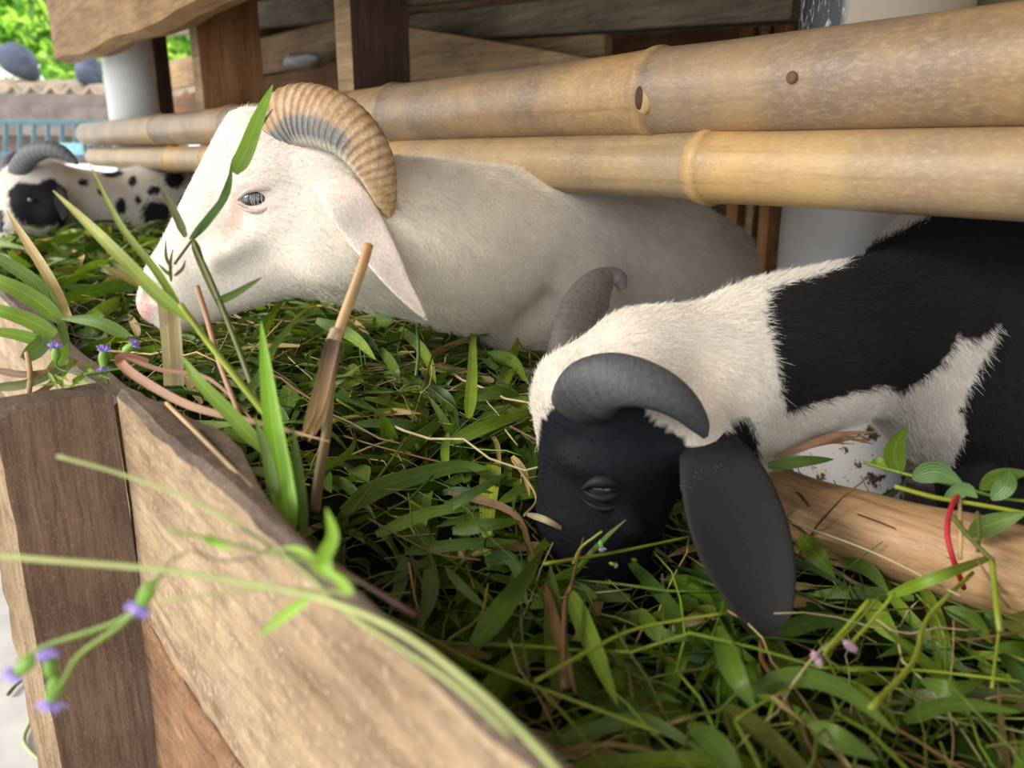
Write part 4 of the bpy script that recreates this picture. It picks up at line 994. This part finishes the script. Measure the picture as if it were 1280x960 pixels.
# blades of the heap that the photograph shows one by one: pixels, width in pixels, tint, height over the heap
HP = [
 ('B', [(428, 640), (470, 612), (520, 595), (575, 583), (622, 590)], 24, 'mid', .022), ('B', [(545, 642), (590, 617), (640, 588)], 14, 'blue', .026),
 ('B', [(586, 522), (590, 470), (592, 392)], 15, 'bright', .03), ('B', [(562, 552), (615, 530), (672, 512)], 18, 'bright', .018),
 ('B', [(470, 668), (540, 640), (600, 634)], 16, 'bright', .02), ('B', [(565, 664), (610, 656), (652, 652)], 18, 'mid', .018), ('B', [(505, 690), (580, 680), (650, 676)], 16, 'mid', .014),
 ('O', [(585, 500), (618, 490), (650, 494)], 24, 'mid', .02), ('O', [(685, 648), (712, 650), (748, 668)], 36, 'deep', .014), ('O', [(655, 642), (682, 650), (718, 670)], 12, 'straw', .03),
 ('B', [(592, 806), (628, 760), (652, 728), (680, 686)], 27, 'mid', .035), ('B', [(702, 862), (694, 790), (688, 706)], 32, 'mid', .012), ('B', [(712, 740), (738, 800), (772, 882)], 26, 'bright', .02),
 ('O', [(505, 692), (500, 730), (486, 770)], 24, 'blue', .01), ('O', [(536, 690), (538, 740), (522, 790)], 30, 'mid', .006), ('O', [(556, 708), (580, 736), (612, 764)], 17, 'mid', .016), ('B', [(606, 700), (640, 700), (660, 760)], 18, 'blue', .0),
 ('O', [(1000, 668), (1018, 690), (1044, 722)], 36, 'bright', .03), ('B', [(940, 862), (1000, 846), (1060, 866), (1120, 916)], 26, 'mid', .02), ('O', [(898, 782), (915, 835), (946, 890)], 42, 'mid', .03),
 ('O', [(1090, 748), (1100, 775), (1128, 806)], 40, 'bright', .01), ('B', [(1110, 745), (1180, 718), (1262, 688)], 15, 'bright', .06), ('O', [(1050, 700), (1085, 712), (1112, 742)], 26, 'mid', .012),
 ('B', [(500, 560), (545, 530), (560, 500)], 14, 'mid', .01), ('O', [(525, 480), (560, 500), (575, 560)], 22, 'deep', .0), ('B', [(500, 410), (530, 440), (545, 480)], 14, 'bright', .01), ('O', [(560, 540), (556, 568), (562, 598)], 16, 'bright', .02),
 ('B', [(420, 450), (450, 420), (475, 440)], 14, 'mid', .02), ('B', [(395, 400), (440, 420), (470, 450)], 16, 'bright', .03), ('O', [(470, 430), (490, 455), (500, 480)], 18, 'mid', .02), ('O', [(610, 440), (640, 450), (660, 480)], 20, 'mid', .016),
 ('B', [(660, 700), (730, 640), (745, 700)], 12, 'yellow', .0), ('B', [(785, 700), (840, 760), (850, 800)], 18, 'deep', .004), ('O', [(800, 760), (820, 790), (860, 800)], 30, 'mid', .008), ('O', [(760, 860), (800, 900), (850, 920)], 40, 'deep', .006),
 ('O', [(1150, 850), (1190, 862), (1230, 850)], 30, 'mid', .01), ('B', [(870, 700), (905, 760), (900, 850)], 22, 'deep', .0), ('B', [(955, 600), (962, 620), (972, 646)], 22, 'bright', .04), ('B', [(700, 925), (800, 900), (880, 940)], 20, 'mid', .01),
 ('B', [(975, 790), (1030, 775), (1090, 790)], 22, 'deep', .01), ('O', [(1010, 905), (1050, 925), (1100, 950)], 42, 'mid', .01), ('O', [(860, 905), (900, 935), (930, 975)], 44, 'mid', .01), ('B', [(1130, 900), (1190, 880), (1275, 890)], 20, 'mid', .01),
 ('O', [(1180, 760), (1215, 775), (1240, 805)], 30, 'mid', .0), ('B', [(640, 570), (655, 590), (662, 620)], 9, 'tan', .012), ('B', [(560, 615), (640, 640), (668, 700)], 10, 'brown', .01), ('B', [(680, 730), (700, 800), (720, 868)], 14, 'brown', .022),
 ('O', [(90, 345), (120, 330), (150, 325)], 14, 'bright', .02), ('O', [(140, 395), (120, 410), (95, 415)], 18, 'mid', .02), ('O', [(150, 372), (128, 388), (100, 398)], 24, 'bright', .03), ('O', [(160, 392), (170, 410), (172, 425)], 14, 'tan', .012)]
for k, pp, w_, t, dz in HP:
    pts = []; n_ = len(pp)
    for i, (px, py) in enumerate(pp):
        q = i / (n_ - 1); pts.append(on_pile(px, py, dz * (math.sin(math.pi * (.15 + .7 * q))) + .004))
    md_ = (pts[n_ // 2] - CAM).dot(FWD)
    ribbon('leaf' if k == 'O' else 'grass_blade', pts, w_ / 2 * md_ / F, np.array(G[t]) * rs.uniform(.9, 1.1), pile, .3, ovate=(k == 'O'))
HS = [([(410, 735), (500, 778), (590, 826), (680, 862), (825, 916)], 5.5, 'yellow', .03), ([(668, 852), (740, 812), (800, 785), (908, 766)], 5, 'yellow', .035), ([(672, 858), (720, 910), (765, 975)], 5, 'yellow', .03),
 ([(680, 705), (770, 690), (862, 671)], 4.5, 'yellow', .03), ([(1088, 886), (1142, 826), (1160, 772), (1216, 716)], 6.5, 'yellow', .045), ([(1236, 705), (1250, 760), (1240, 860)], 4, 'yellow', .03), ([(1030, 818), (1060, 790), (1100, 745)], 3.5, 'yellow', .03),
 ([(920, 900), (950, 880), (985, 862)], 5, 'yellow', .02), ([(918, 900), (950, 960), (960, 1000)], 5, 'bright', .02), ([(460, 648), (540, 690), (600, 700)], 3, 'brown', .03), ([(655, 705), (652, 780), (662, 850)], 3, 'olive', .03),
 ([(1060, 838), (1150, 838), (1275, 852)], 4, 'yellow', .02), ([(705, 860), (706, 760), (712, 735)], 7, 'brown', .03), ([(712, 740), (722, 700), (730, 672)], 4, 'brown', .035), ([(430, 545), (480, 560), (560, 580)], 3, 'brown', .02),
 ([(540, 445), (515, 530), (500, 560), (440, 640)], 3, 'olive', .03), ([(521, 402), (523, 440), (520, 470)], 5, 'blue', .03), ([(640, 575), (670, 620), (655, 645)], 3, 'tan', .02), ([(1130, 790), (1200, 800), (1275, 790)], 3, 'brown', .02), ([(980, 650), (1090, 690), (1200, 745)], 3, 'straw', .05),
 ([(960, 720), (1050, 760), (1160, 760)], 3, 'olive', .02), ([(600, 960), (680, 930), (700, 900)], 3, 'olive', .01), ([(560, 800), (600, 770), (610, 730)], 3, 'yellow', .02)]
for pp, w_, t, dz in HS:
    pts = [on_pile(px, py, dz) for px, py in pp]; md_ = (pts[len(pts) // 2] - CAM).dot(FWD); r_ = w_ / 2 * md_ / F; sub_stem('stem', pts, r_, r_ * .85, G[t], pile)

# ------------------------------------------------------------------ plants that stand up out of the heap, each a thing
def pth(rows): return [P(*r) for r in rows]
def plant(name, rows0, label, cat='plant', group=None):
    p = P(*rows0); return empty(name, p, label, cat, group)
e = plant('dry_reed', (398, 625, .60), 'dry tan reed stalk with a charred-looking brown frayed sheath, upright before the white ram\'s ear', 'stalk')
sub_stem('stalk', pth([(461, 306, .66), (452, 335, .655), (432, 390, .65), (418, 430, .64)]), .0040, .0045, (.55, .30, .13), e, (.62, .42, .22), seg=12)
sub_stem('node', pth([(422, 412, .645), (418, 424, .643), (415, 434, .641)]), .0056, .0066, (.42, .28, .18), e, seg=12)
for k, (a_, w_) in enumerate(((0, .0075), (-7, .005), (6, .005), (2, .004))):
    ribbon('sheath', pth([(419, 425, .637 - .002 * k), (410 + a_ * .3, 460, .634 - .002 * k), (399 + a_, 505, .63 - .002 * k), (386 + a_ * 1.3, 552 - 4 * k, .63)]), w_, (.11, .055, .04), e, .35, M['stem'], grad=(.60, .36, .16), base_w=.8)
sub_stem('lower_stalk', pth([(414, 470, .645), (408, 540, .635), (398, 600, .615), (394, 640, .60)]), .0038, .0042, (.40, .30, .12), e, (.14, .07, .05), seg=10)
e = plant('grass_tuft', (330, 500, .64), 'slender grass stem with a bright green tip blade crossing the white ram\'s cheek', 'grass')
sub_stem('stem', pth([(322, 500, .62), (300, 440, .64), (268, 360, .66), (240, 298, .67)]), .0028, .0016, G['olive'], e)
ribbon('blade', pth([(292, 216, .69), (306, 192, .69), (322, 150, .69), (341, 106, .69)]), .0072, G['bright'], e, .3, grad=(.30, .52, .05))
ribbon('blade', pth([(296, 214, .695), (318, 170, .695), (341, 136, .695)]), .0022, G['olive'], e)
sub_stem('stem', pth([(218, 330, .66), (240, 300, .67), (268, 262, .68), (289, 214, .69)]), .0012, .0010, G['olive'], e, (.16, .14, .06))
ribbon('blade', pth([(238, 300, .67), (262, 272, .675), (284, 240, .68), (290, 200, .685)]), .0036, G['blue'], e, .3)
for rows in ([(232, 296, .67), (218, 265, .67), (198, 228, .67)], [(242, 300, .668), (252, 330, .668), (282, 402, .65)]):
    ribbon('blade', pth(rows), .0035, (.16, .17, .07), e, .3)
ribbon('blade', pth([(270, 378, .655), (296, 366, .655), (327, 347, .655)]), .0034, G['mid'], e, .3)
for rows in ([(215, 335, .66), (208, 322, .66), (207, 300, .66)], [(214, 345, .66), (206, 338, .66), (198, 330, .66)], [(218, 345, .66), (228, 336, .66), (232, 325, .66)], [(214, 352, .66), (213, 330, .66), (216, 312, .66)]):
    ribbon('spikelet', pth(rows), .0014, G['olive'], e, .3)
e = plant('tall_grass', (330, 520, .60), 'long yellow-green grass blade folded sharply, leaning across the white ram\'s nose', 'grass')
ribbon('blade', pth([(232, 396, .60), (195, 366, .60), (150, 320, .60), (108, 278, .61), (66, 238, .62)]), .0052, G['bright'], e, .45, grad=(.45, .42, .14))
sub_stem('stem', pth([(350, 540, .585), (300, 478, .59), (258, 425, .60), (225, 380, .60)]), .0030, .0022, G['yellow'], e)
ribbon('blade', pth([(228, 392, .605), (196, 340, .61), (150, 280, .62), (112, 205, .63)]), .0032, G['bright'], e, .3, grad=(.30, .33, .08))
ribbon('blade', pth([(332, 566, .585), (290, 520, .585), (250, 478, .59), (226, 444, .60)]), .0055, G['bright'], e, .3)
ribbon('blade', pth([(300, 500, .60), (325, 470, .60), (345, 430, .61), (385, 382, .63)]), .0035, G['mid'], e, .3)
e = plant('broad_grass', (355, 660, .52), 'wide bright green blade standing straight up beside the plank, left of the dry reed', 'grass')
ribbon('blade', pth([(362, 668, .50), (352, 600, .52), (338, 510, .54), (326, 402, .56)]), .0078, (.24, .50, .04), e, .35, grad=(.30, .58, .06))
ribbon('blade', pth([(380, 668, .52), (374, 600, .53), (366, 534, .54)]), .0040, G['mid'], e, .3)
ribbon('blade', pth([(345, 640, .51), (336, 580, .52), (318, 520, .53)]), .0040, G['mid'], e, .3)
e = plant('pale_stub', (218, 475, .70), 'short thick straw-coloured stub standing before the white ram\'s mouth', 'stalk')
for a_, w_, c_ in ((-4, .006, (.60, .48, .30)), (5, .005, (.52, .40, .24)), (0, .004, (.66, .55, .36))):
    ribbon('sheath', pth([(218 + a_, 482, .70), (215 + a_, 430, .70 - abs(a_) * .001), (210 + a_ * 1.2, 372, .70)]), w_, c_, e, .4, M['stem'], tip=False, base_w=1)
e = plant('reddish_stalk', (275, 450, .66), 'thin pinkish brown stalk leaning just right of the straw stub', 'stalk')
sub_stem('stalk', pth([(246, 358, .67), (258, 395, .665), (275, 455, .65), (300, 520, .63)]), .0024, .0020, (.50, .28, .17), e)
e = plant('pink_dry_leaf', (240, 508, .62), 'long dry pinkish brown leaf lying from the plank corner towards the heap', 'leaf')
ribbon('blade', pth([(186, 452, .665), (158, 446, .66), (150, 452, .655), (176, 474, .645), (240, 508, .62), (330, 530, .60), (412, 552, .58)]), .0040, (.34, .14, .105), e, .45, M['stem'], grad=(.40, .24, .15))
ribbon('blade', pth([(155, 446, .66), (200, 462, .66), (262, 474, .655), (330, 540, .62)]), .0020, (.35, .18, .12), e, .3, M['stem'])
e = plant('brown_straw', (300, 590, .54), 'thin tan straw slanting down over the plank rim', 'straw')
sub_stem('straw', pth([(208, 504, .64), (250, 545, .59), (310, 605, .51), (395, 690, .44), (520, 770, .40)]), .0017, .0017, (.60, .42, .24), e, (.17, .07, .06))
e = plant('left_grass_clump', (70, 420, .80), 'clump of bright grass blades at the far left edge over the cream plank', 'grass')
for rows, w_, t in (([(78, 402, .78), (40, 372, .77), (0, 352, .76), (-60, 330, .76)], .0085, 'bright'), ([(72, 388, .80), (40, 350, .80), (0, 324, .80), (-40, 300, .80)], .0070, 'mid'), ([(70, 418, .77), (35, 400, .76), (0, 388, .75), (-50, 372, .75)], .0075, 'bright'), ([(60, 430, .77), (20, 418, .76), (-30, 412, .75)], .0060, 'bright'),
                    ([(160, 420, .76), (120, 402, .76), (75, 398, .77)], .0062, 'mid'), ([(88, 400, .80), (60, 345, .82), (32, 300, .84), (8, 262, .86)], .0055, 'tan'), ([(85, 440, .78), (75, 400, .78), (60, 360, .79)], .004, 'mid'), ([(-10, 485, .74), (40, 478, .74), (100, 450, .75)], .0045, 'olive'), ([(-10, 462, .75), (40, 468, .745), (110, 452, .75)], .0035, 'brown'), ([(95, 450, .76), (50, 490, .745), (-10, 508, .73)], .003, 'brown'), ([(30, 450, .76), (55, 425, .765), (40, 408, .77)], .008, 'mid'), ([(62, 470, .75), (75, 450, .75), (85, 430, .76)], .006, 'bright')):
    ribbon('blade', pth(rows), w_, G[t], e, .3)
sub_stem('stalk', pth([(35, 500, .74), (38, 470, .742), (34, 440, .745)]), .0025, .0025, (.50, .30, .16), e)
# flower heads: a green cup with a tuft of fine petals
def flower(e, px, py, d, r, col, dirv, cup=True, n=42, seedn=0):
    q = random.Random(seedn); c = P(px, py, d); ax = (RIGHT * dirv[0] + UP * dirv[1]).normalized(); s1 = ax.cross(FWD).normalized(); s2 = ax.cross(s1); parts = []
    for i in range(n):
        a_ = q.uniform(0, 6.28); sp = q.uniform(0, 1) ** .6; dr = (ax * (1 - .55 * sp) + (s1 * math.cos(a_) + s2 * math.sin(a_)) * sp).normalized(); L = r * q.uniform(.8, 1.2)
        v, f, u = sweep_vf([c, c + dr * L * .6, c + dr * L], [r * .06, r * .09, r * .03], [r * .05, r * .05, r * .02], seg=4); parts.append((v, f, u, np.array(col) * q.uniform(.75, 1.25)))
    v, f, u, t_ = merge(parts); o = mesh('flower_head', v, f, M['petal'], e, tint=np.clip(t_, 0, 1))
    if cup:
        q0 = catmull([tuple(c - ax * r * 1.5), tuple(c - ax * r * .9), tuple(c - ax * r * .2), tuple(c + ax * r * .25)], 4); rr = np.array([.15, .22, .32, .42, .48, .50, .50, .48, .45, .42, .4, .38, .36])[:len(q0)] * r
        v, f, u = sweep_vf(q0, rr, rr, seg=10); mesh('calyx', v, f, M['stem'], o, uv=u * [.2, 1] + [.2, 0], tint=(.22, .42, .06))
LIL = (.42, .30, .80)
e = plant('lilac_weed', (110, 470, .72), 'small lilac-flowered weed lying over the plank corner at left', 'plant')
for px, py, dv, s in ((70, 437, (0, 1), 1), (129, 441, (.1, 1), 2), (164, 432, (.7, .6), 3), (130, 457, (.2, -1), 4)):
    flower(e, px, py, .73, .0075, LIL, dv, seedn=s)
    sub_stem('flower_stem', pth([(px - dv[0] * 8, py + 8, .73), (px + 4, py + 24, .73), (105, 468, .725)]), .0009, .0012, G['mid'], e)
rq = random.Random(5)
for i in range(9):
    x0, y0 = 60 + i * 8, 462 + rq.uniform(-14, 14); ribbon('leaf', pth([(x0, y0, .735), (x0 + rq.uniform(-10, 10), y0 + 8, .73), (x0 + rq.uniform(-22, 22), y0 + rq.uniform(6, 22), .725)]), .0028, G['bright'], e, .3, ovate=True)
e = plant('flowering_weed', (440, 745, .34), 'nearest thin weed stems with lilac flower heads arching over the front plank, out of focus', 'plant')
gs = (.36, .44, .12)
sub_stem('stem', pth([(-30, 692, .35), (60, 700, .35), (200, 712, .345), (300, 728, .34), (400, 748, .33), (500, 790, .31), (600, 865, .29), (690, 955, .27), (730, 1010, .26)]), .00135, .0013, (.46, .52, .20), e)
sub_stem('stem', pth([(72, 570, .40), (150, 592, .395), (240, 625, .38), (310, 665, .37), (380, 715, .35), (440, 770, .33), (560, 850, .30), (640, 920, .28)]), .0010, .0011, (.42, .47, .17), e)
sub_stem('side_stem', pth([(200, 752, .345), (300, 738, .34), (400, 738, .335), (440, 745, .33)]), .0007, .0008, (.35, .38, .12), e)
sub_stem('side_stem', pth([(182, 752, .365), (150, 775, .365), (110, 790, .365), (55, 808, .365), (22, 828, .365)]), .0014, .0011, G['bright'], e)
sub_stem('side_stem', pth([(186, 748, .365), (150, 782, .363), (100, 818, .362), (80, 850, .36), (66, 870, .36)]), .0013, .0011, G['bright'], e)
sub_stem('side_stem', pth([(210, 712, .35), (196, 725, .355), (188, 745, .36)]), .0012, .0010, G['bright'], e)
sub_stem('side_stem', pth([(235, 690, .36), (215, 700, .355), (205, 714, .35)]), .0006, .0007, gs, e)
sub_stem('side_stem', pth([(210, 664, .37), (260, 672, .365), (330, 690, .36), (400, 705, .35), (445, 730, .34)]), .0007, .0009, G['bright'], e)
sub_stem('tendril', pth([(240, 686, .36), (270, 700, .36), (310, 698, .36), (335, 684, .36), (300, 660, .37)]), .0006, .0004, (.20, .15, .09), e)
for rows, w_ in (([(412, 722, .34), (404, 700, .345), (416, 670, .35), (408, 636, .355)], .0035), ([(385, 748, .335), (352, 772, .335), (324, 796, .335)], .0024), ([(400, 716, .35), (380, 690, .355), (352, 684, .36)], .0020), ([(440, 744, .33), (420, 722, .335), (398, 706, .34)], .0022), ([(255, 672, .365), (270, 678, .365), (290, 690, .36)], .0022)):
    ribbon('leaf', pth(rows), w_, (.30, .52, .05), e, .3)
for px, py, dv, s, r_ in ((178, 752, (-.5, -1), 6, .0072), (24, 838, (-.8, -.6), 7, .0062), (66, 872, (-.2, -1), 8, .0070), (62, 826, (-.1, 1), 9, .0058)):
    flower(e, px, py, .362, r_, (.50, .38, .88), dv, seedn=s)
e = plant('pink_flower_sprig', (1040, 820, .50), 'two small pale pink flower heads at lower right of the black ear tip', 'flower')
for px, py, dv, s in ((1026, 820, (-.5, -.3), 11), (1058, 812, (.3, .3), 12)):
    q = on_pile(px, py, .035); dd_ = (q - CAM).dot(FWD); flower(e, px, py, dd_, .0066, (.62, .40, .50), dv, seedn=s, cup=False, n=60); sub_stem('flower_stem', [P(px + 4, py - 6, dd_), P(px + 30, py - 34, dd_ + .01), P(px + 60, py - 70, dd_ + .02)], .0012, .0013, G['yellow'], e)
e = plant('lilac_sprig', (750, 685, .6), 'tiny lilac bud on a bent green stem below the black ram\'s face', 'flower')
q = on_pile(752, 684, .04); dd_ = (q - CAM).dot(FWD)
flower(e, 752, 684, dd_, .0042, (.50, .38, .60), (.2, -1), seedn=14); sub_stem('flower_stem', [P(753, 664, dd_), P(742, 672, dd_), P(726, 685, dd_), P(716, 705, dd_ - .01)], .0010, .0013, G['yellow'], e); flower(e, 768, 706, dd_, .0032, (.55, .45, .42), (.8, -.3), seedn=15, n=24)
# vine over the log, red string, grass caught under the pole
e = plant('leafy_vine', (1200, 625, .69), 'green vine with grey-green leaves lying over the bottom log at the right edge', 'vine')
sub_stem('stem', pth([(1118, 608, .675), (1170, 622, .66), (1230, 632, .65), (1300, 645, .64)]), .0021, .0018, G['yellow'], e)
sub_stem('stem', pth([(1080, 578, .72), (1130, 592, .69), (1190, 606, .67), (1250, 622, .66), (1300, 628, .65)]), .0015, .0014, G['bright'], e)
for rows, w_, t in (([(1140, 598, .68), (1170, 590, .67), (1205, 606, .66)], .013, 'blue'), ([(1240, 625, .655), (1258, 605, .65), (1262, 588, .66)], .011, 'blue'), ([(1225, 612, .66), (1250, 596, .66), (1290, 590, .66)], .010, 'mid'), ([(1210, 668, .645), (1240, 655, .64), (1285, 640, .63)], .012, 'mid'), ([(1125, 592, .69), (1118, 565, .71), (1132, 532, .73)], .013, 'mid'), ([(1180, 625, .66), (1205, 612, .655), (1222, 622, .65)], .009, 'blue'), ([(1108, 585, .71), (1098, 576, .72), (1088, 580, .72)], .005, 'bright')):
    ribbon('leaf', pth(rows), w_, G[t], e, .35, ovate=True)
e = plant('caught_blade', (1000, 580, .76), 'green blade lying behind the log where the black and white neck meets it', 'leaf')
ribbon('blade', pth([(960, 582, .745), (1000, 577, .74), (1042, 574, .75)]), .006, G['mid'], e, .2)
e = plant('root_straws', (1020, 550, .78), 'tuft of pinkish dry roots on the log before the stained pillar', 'straw')
for i in range(9):
    ribbon('root', pth([(965 + i * 3, 572 - i, .755 + .003 * i), (1010 + i * 4, 560 - i * 2, .765), (1050 + i * 6, 540 + (i % 4) * 5, .785)]), .0016 + .0006 * (i % 3), (.50, .25 + .02 * (i % 3), .17), e, .3, M['stem'])
e = plant('red_string', (1190, 660, .63), 'loop of red string around the bottom log', 'string')
sub_stem('string', pth([(1204, 612, .675), (1190, 632, .64), (1184, 665, .622), (1192, 700, .615), (1205, 735, .635)]), .0021, .0021, (1, 1, 1), e, mt=M['string'], seg=8)
e = plant('twig_knot', (1205, 680, .62), 'knot of short green twigs tied to the log beside the red string', 'twig')
for rows, r_, t in (([(1198, 610, .67), (1201, 660, .62), (1200, 700, .615)], .0018, 'tan'), ([(1190, 645, .62), (1215, 675, .61), (1240, 700, .60)], .002, 'olive'), ([(1222, 640, .63), (1224, 670, .615), (1222, 690, .61)], .0016, 'olive'), ([(1222, 700, .60), (1250, 745, .58), (1262, 760, .58)], .0010, 'brown'), ([(1240, 700, .60), (1246, 760, .56), (1250, 790, .55)], .0022, 'yellow')):
    sub_stem('twig', pth(rows), r_, r_ * .9, G[t], e)
e = plant('grass_wisp', (50, 910, 1.2), 'curled pale green grass wisp lying on the concrete at the bottom left corner', 'grass')
q = [PZ(x, y, FLOOR + .008) for x, y in ((75, 885), (50, 890), (30, 920), (38, 940), (62, 955), (75, 940))]
sub_stem('stem', q, .0045, .0035, (.45, .52, .30), e)
q = [PZ(x, y, FLOOR + .008) for x, y in ((10, 868), (25, 852), (50, 838))]; sub_stem('stem', q, .004, .003, G['olive'], e)

# ------------------------------------------------------------------ trees behind, far left
def tree(px, py, d, R_, nleaf, label, seedn, leafs=.085):
    q = np.random.RandomState(seedn); c = P(px, py, d); e = empty('tree', (c.x, c.y, FLOOR), label, 'tree', 'trees beyond the shed')
    sub_stem('trunk', [(c.x, c.y, FLOOR), (c.x + .05, c.y, c.z * .5), (c.x, c.y, c.z)], .11, .06, (.16, .11, .07), e, mt=M['greywood'])
    for i in range(5):
        a = q.uniform(0, 6.28); sub_stem('branch', [(c.x, c.y, c.z - .4), (c.x + R_ * .4 * math.cos(a), c.y + R_ * .4 * math.sin(a), c.z), (c.x + R_ * .8 * math.cos(a), c.y + R_ * .8 * math.sin(a), c.z + R_ * .3)], .04, .012, (.16, .11, .07), e, mt=M['greywood'])
    cl = q.normal(0, .42, (60, 3)) * R_ * [1, 1, .9]; cols = [(.14, .32, .04), (.28, .50, .07), (.48, .66, .14), (.10, .22, .05)]
    u = q.randint(0, 60, nleaf); pos = cl[u] + q.normal(0, .13 * R_, (nleaf, 3)) + np.array(c); a = q.normal(0, 1, (nleaf, 3)); a /= np.linalg.norm(a, axis=1)[:, None]; b = np.cross(a, q.normal(0, 1, (nleaf, 3))); b /= np.linalg.norm(b, axis=1)[:, None]
    s = leafs * q.uniform(.6, 1.3, (nleaf, 1)); V = np.stack([pos - a * s, pos + b * s * .45, pos + a * s, pos - b * s * .45], 1).reshape(-1, 3); Fc = np.arange(nleaf * 4).reshape(-1, 4)
    uv = np.tile([[.5, 0], [1, .5], [.5, 1], [0, .5]], (nleaf, 1)); tn = np.repeat(np.array(cols)[(u + q.randint(0, 2, nleaf)) % 4], 4, axis=0)
    o = mesh('foliage', V, Fc, M['foliage'], e, smooth=False, uv=uv, tint=tn); o['kind'] = 'stuff'
tree(20, 20, 9.5, 1.15, 3600, 'bright green tree with the sky showing through at the top left corner', 1)
tree(125, -10, 11.5, 1.5, 5200, 'denser tree behind, between the corner tree and the eave beam', 2, .1)
tree(-190, 40, 10.5, 1.4, 3500, 'tree farther left, mostly outside the picture, behind the shed', 3, .1)
tree(215, 62, 13, 1.3, 3000, 'tree seen through the gap beside the far pillar', 4, .1)
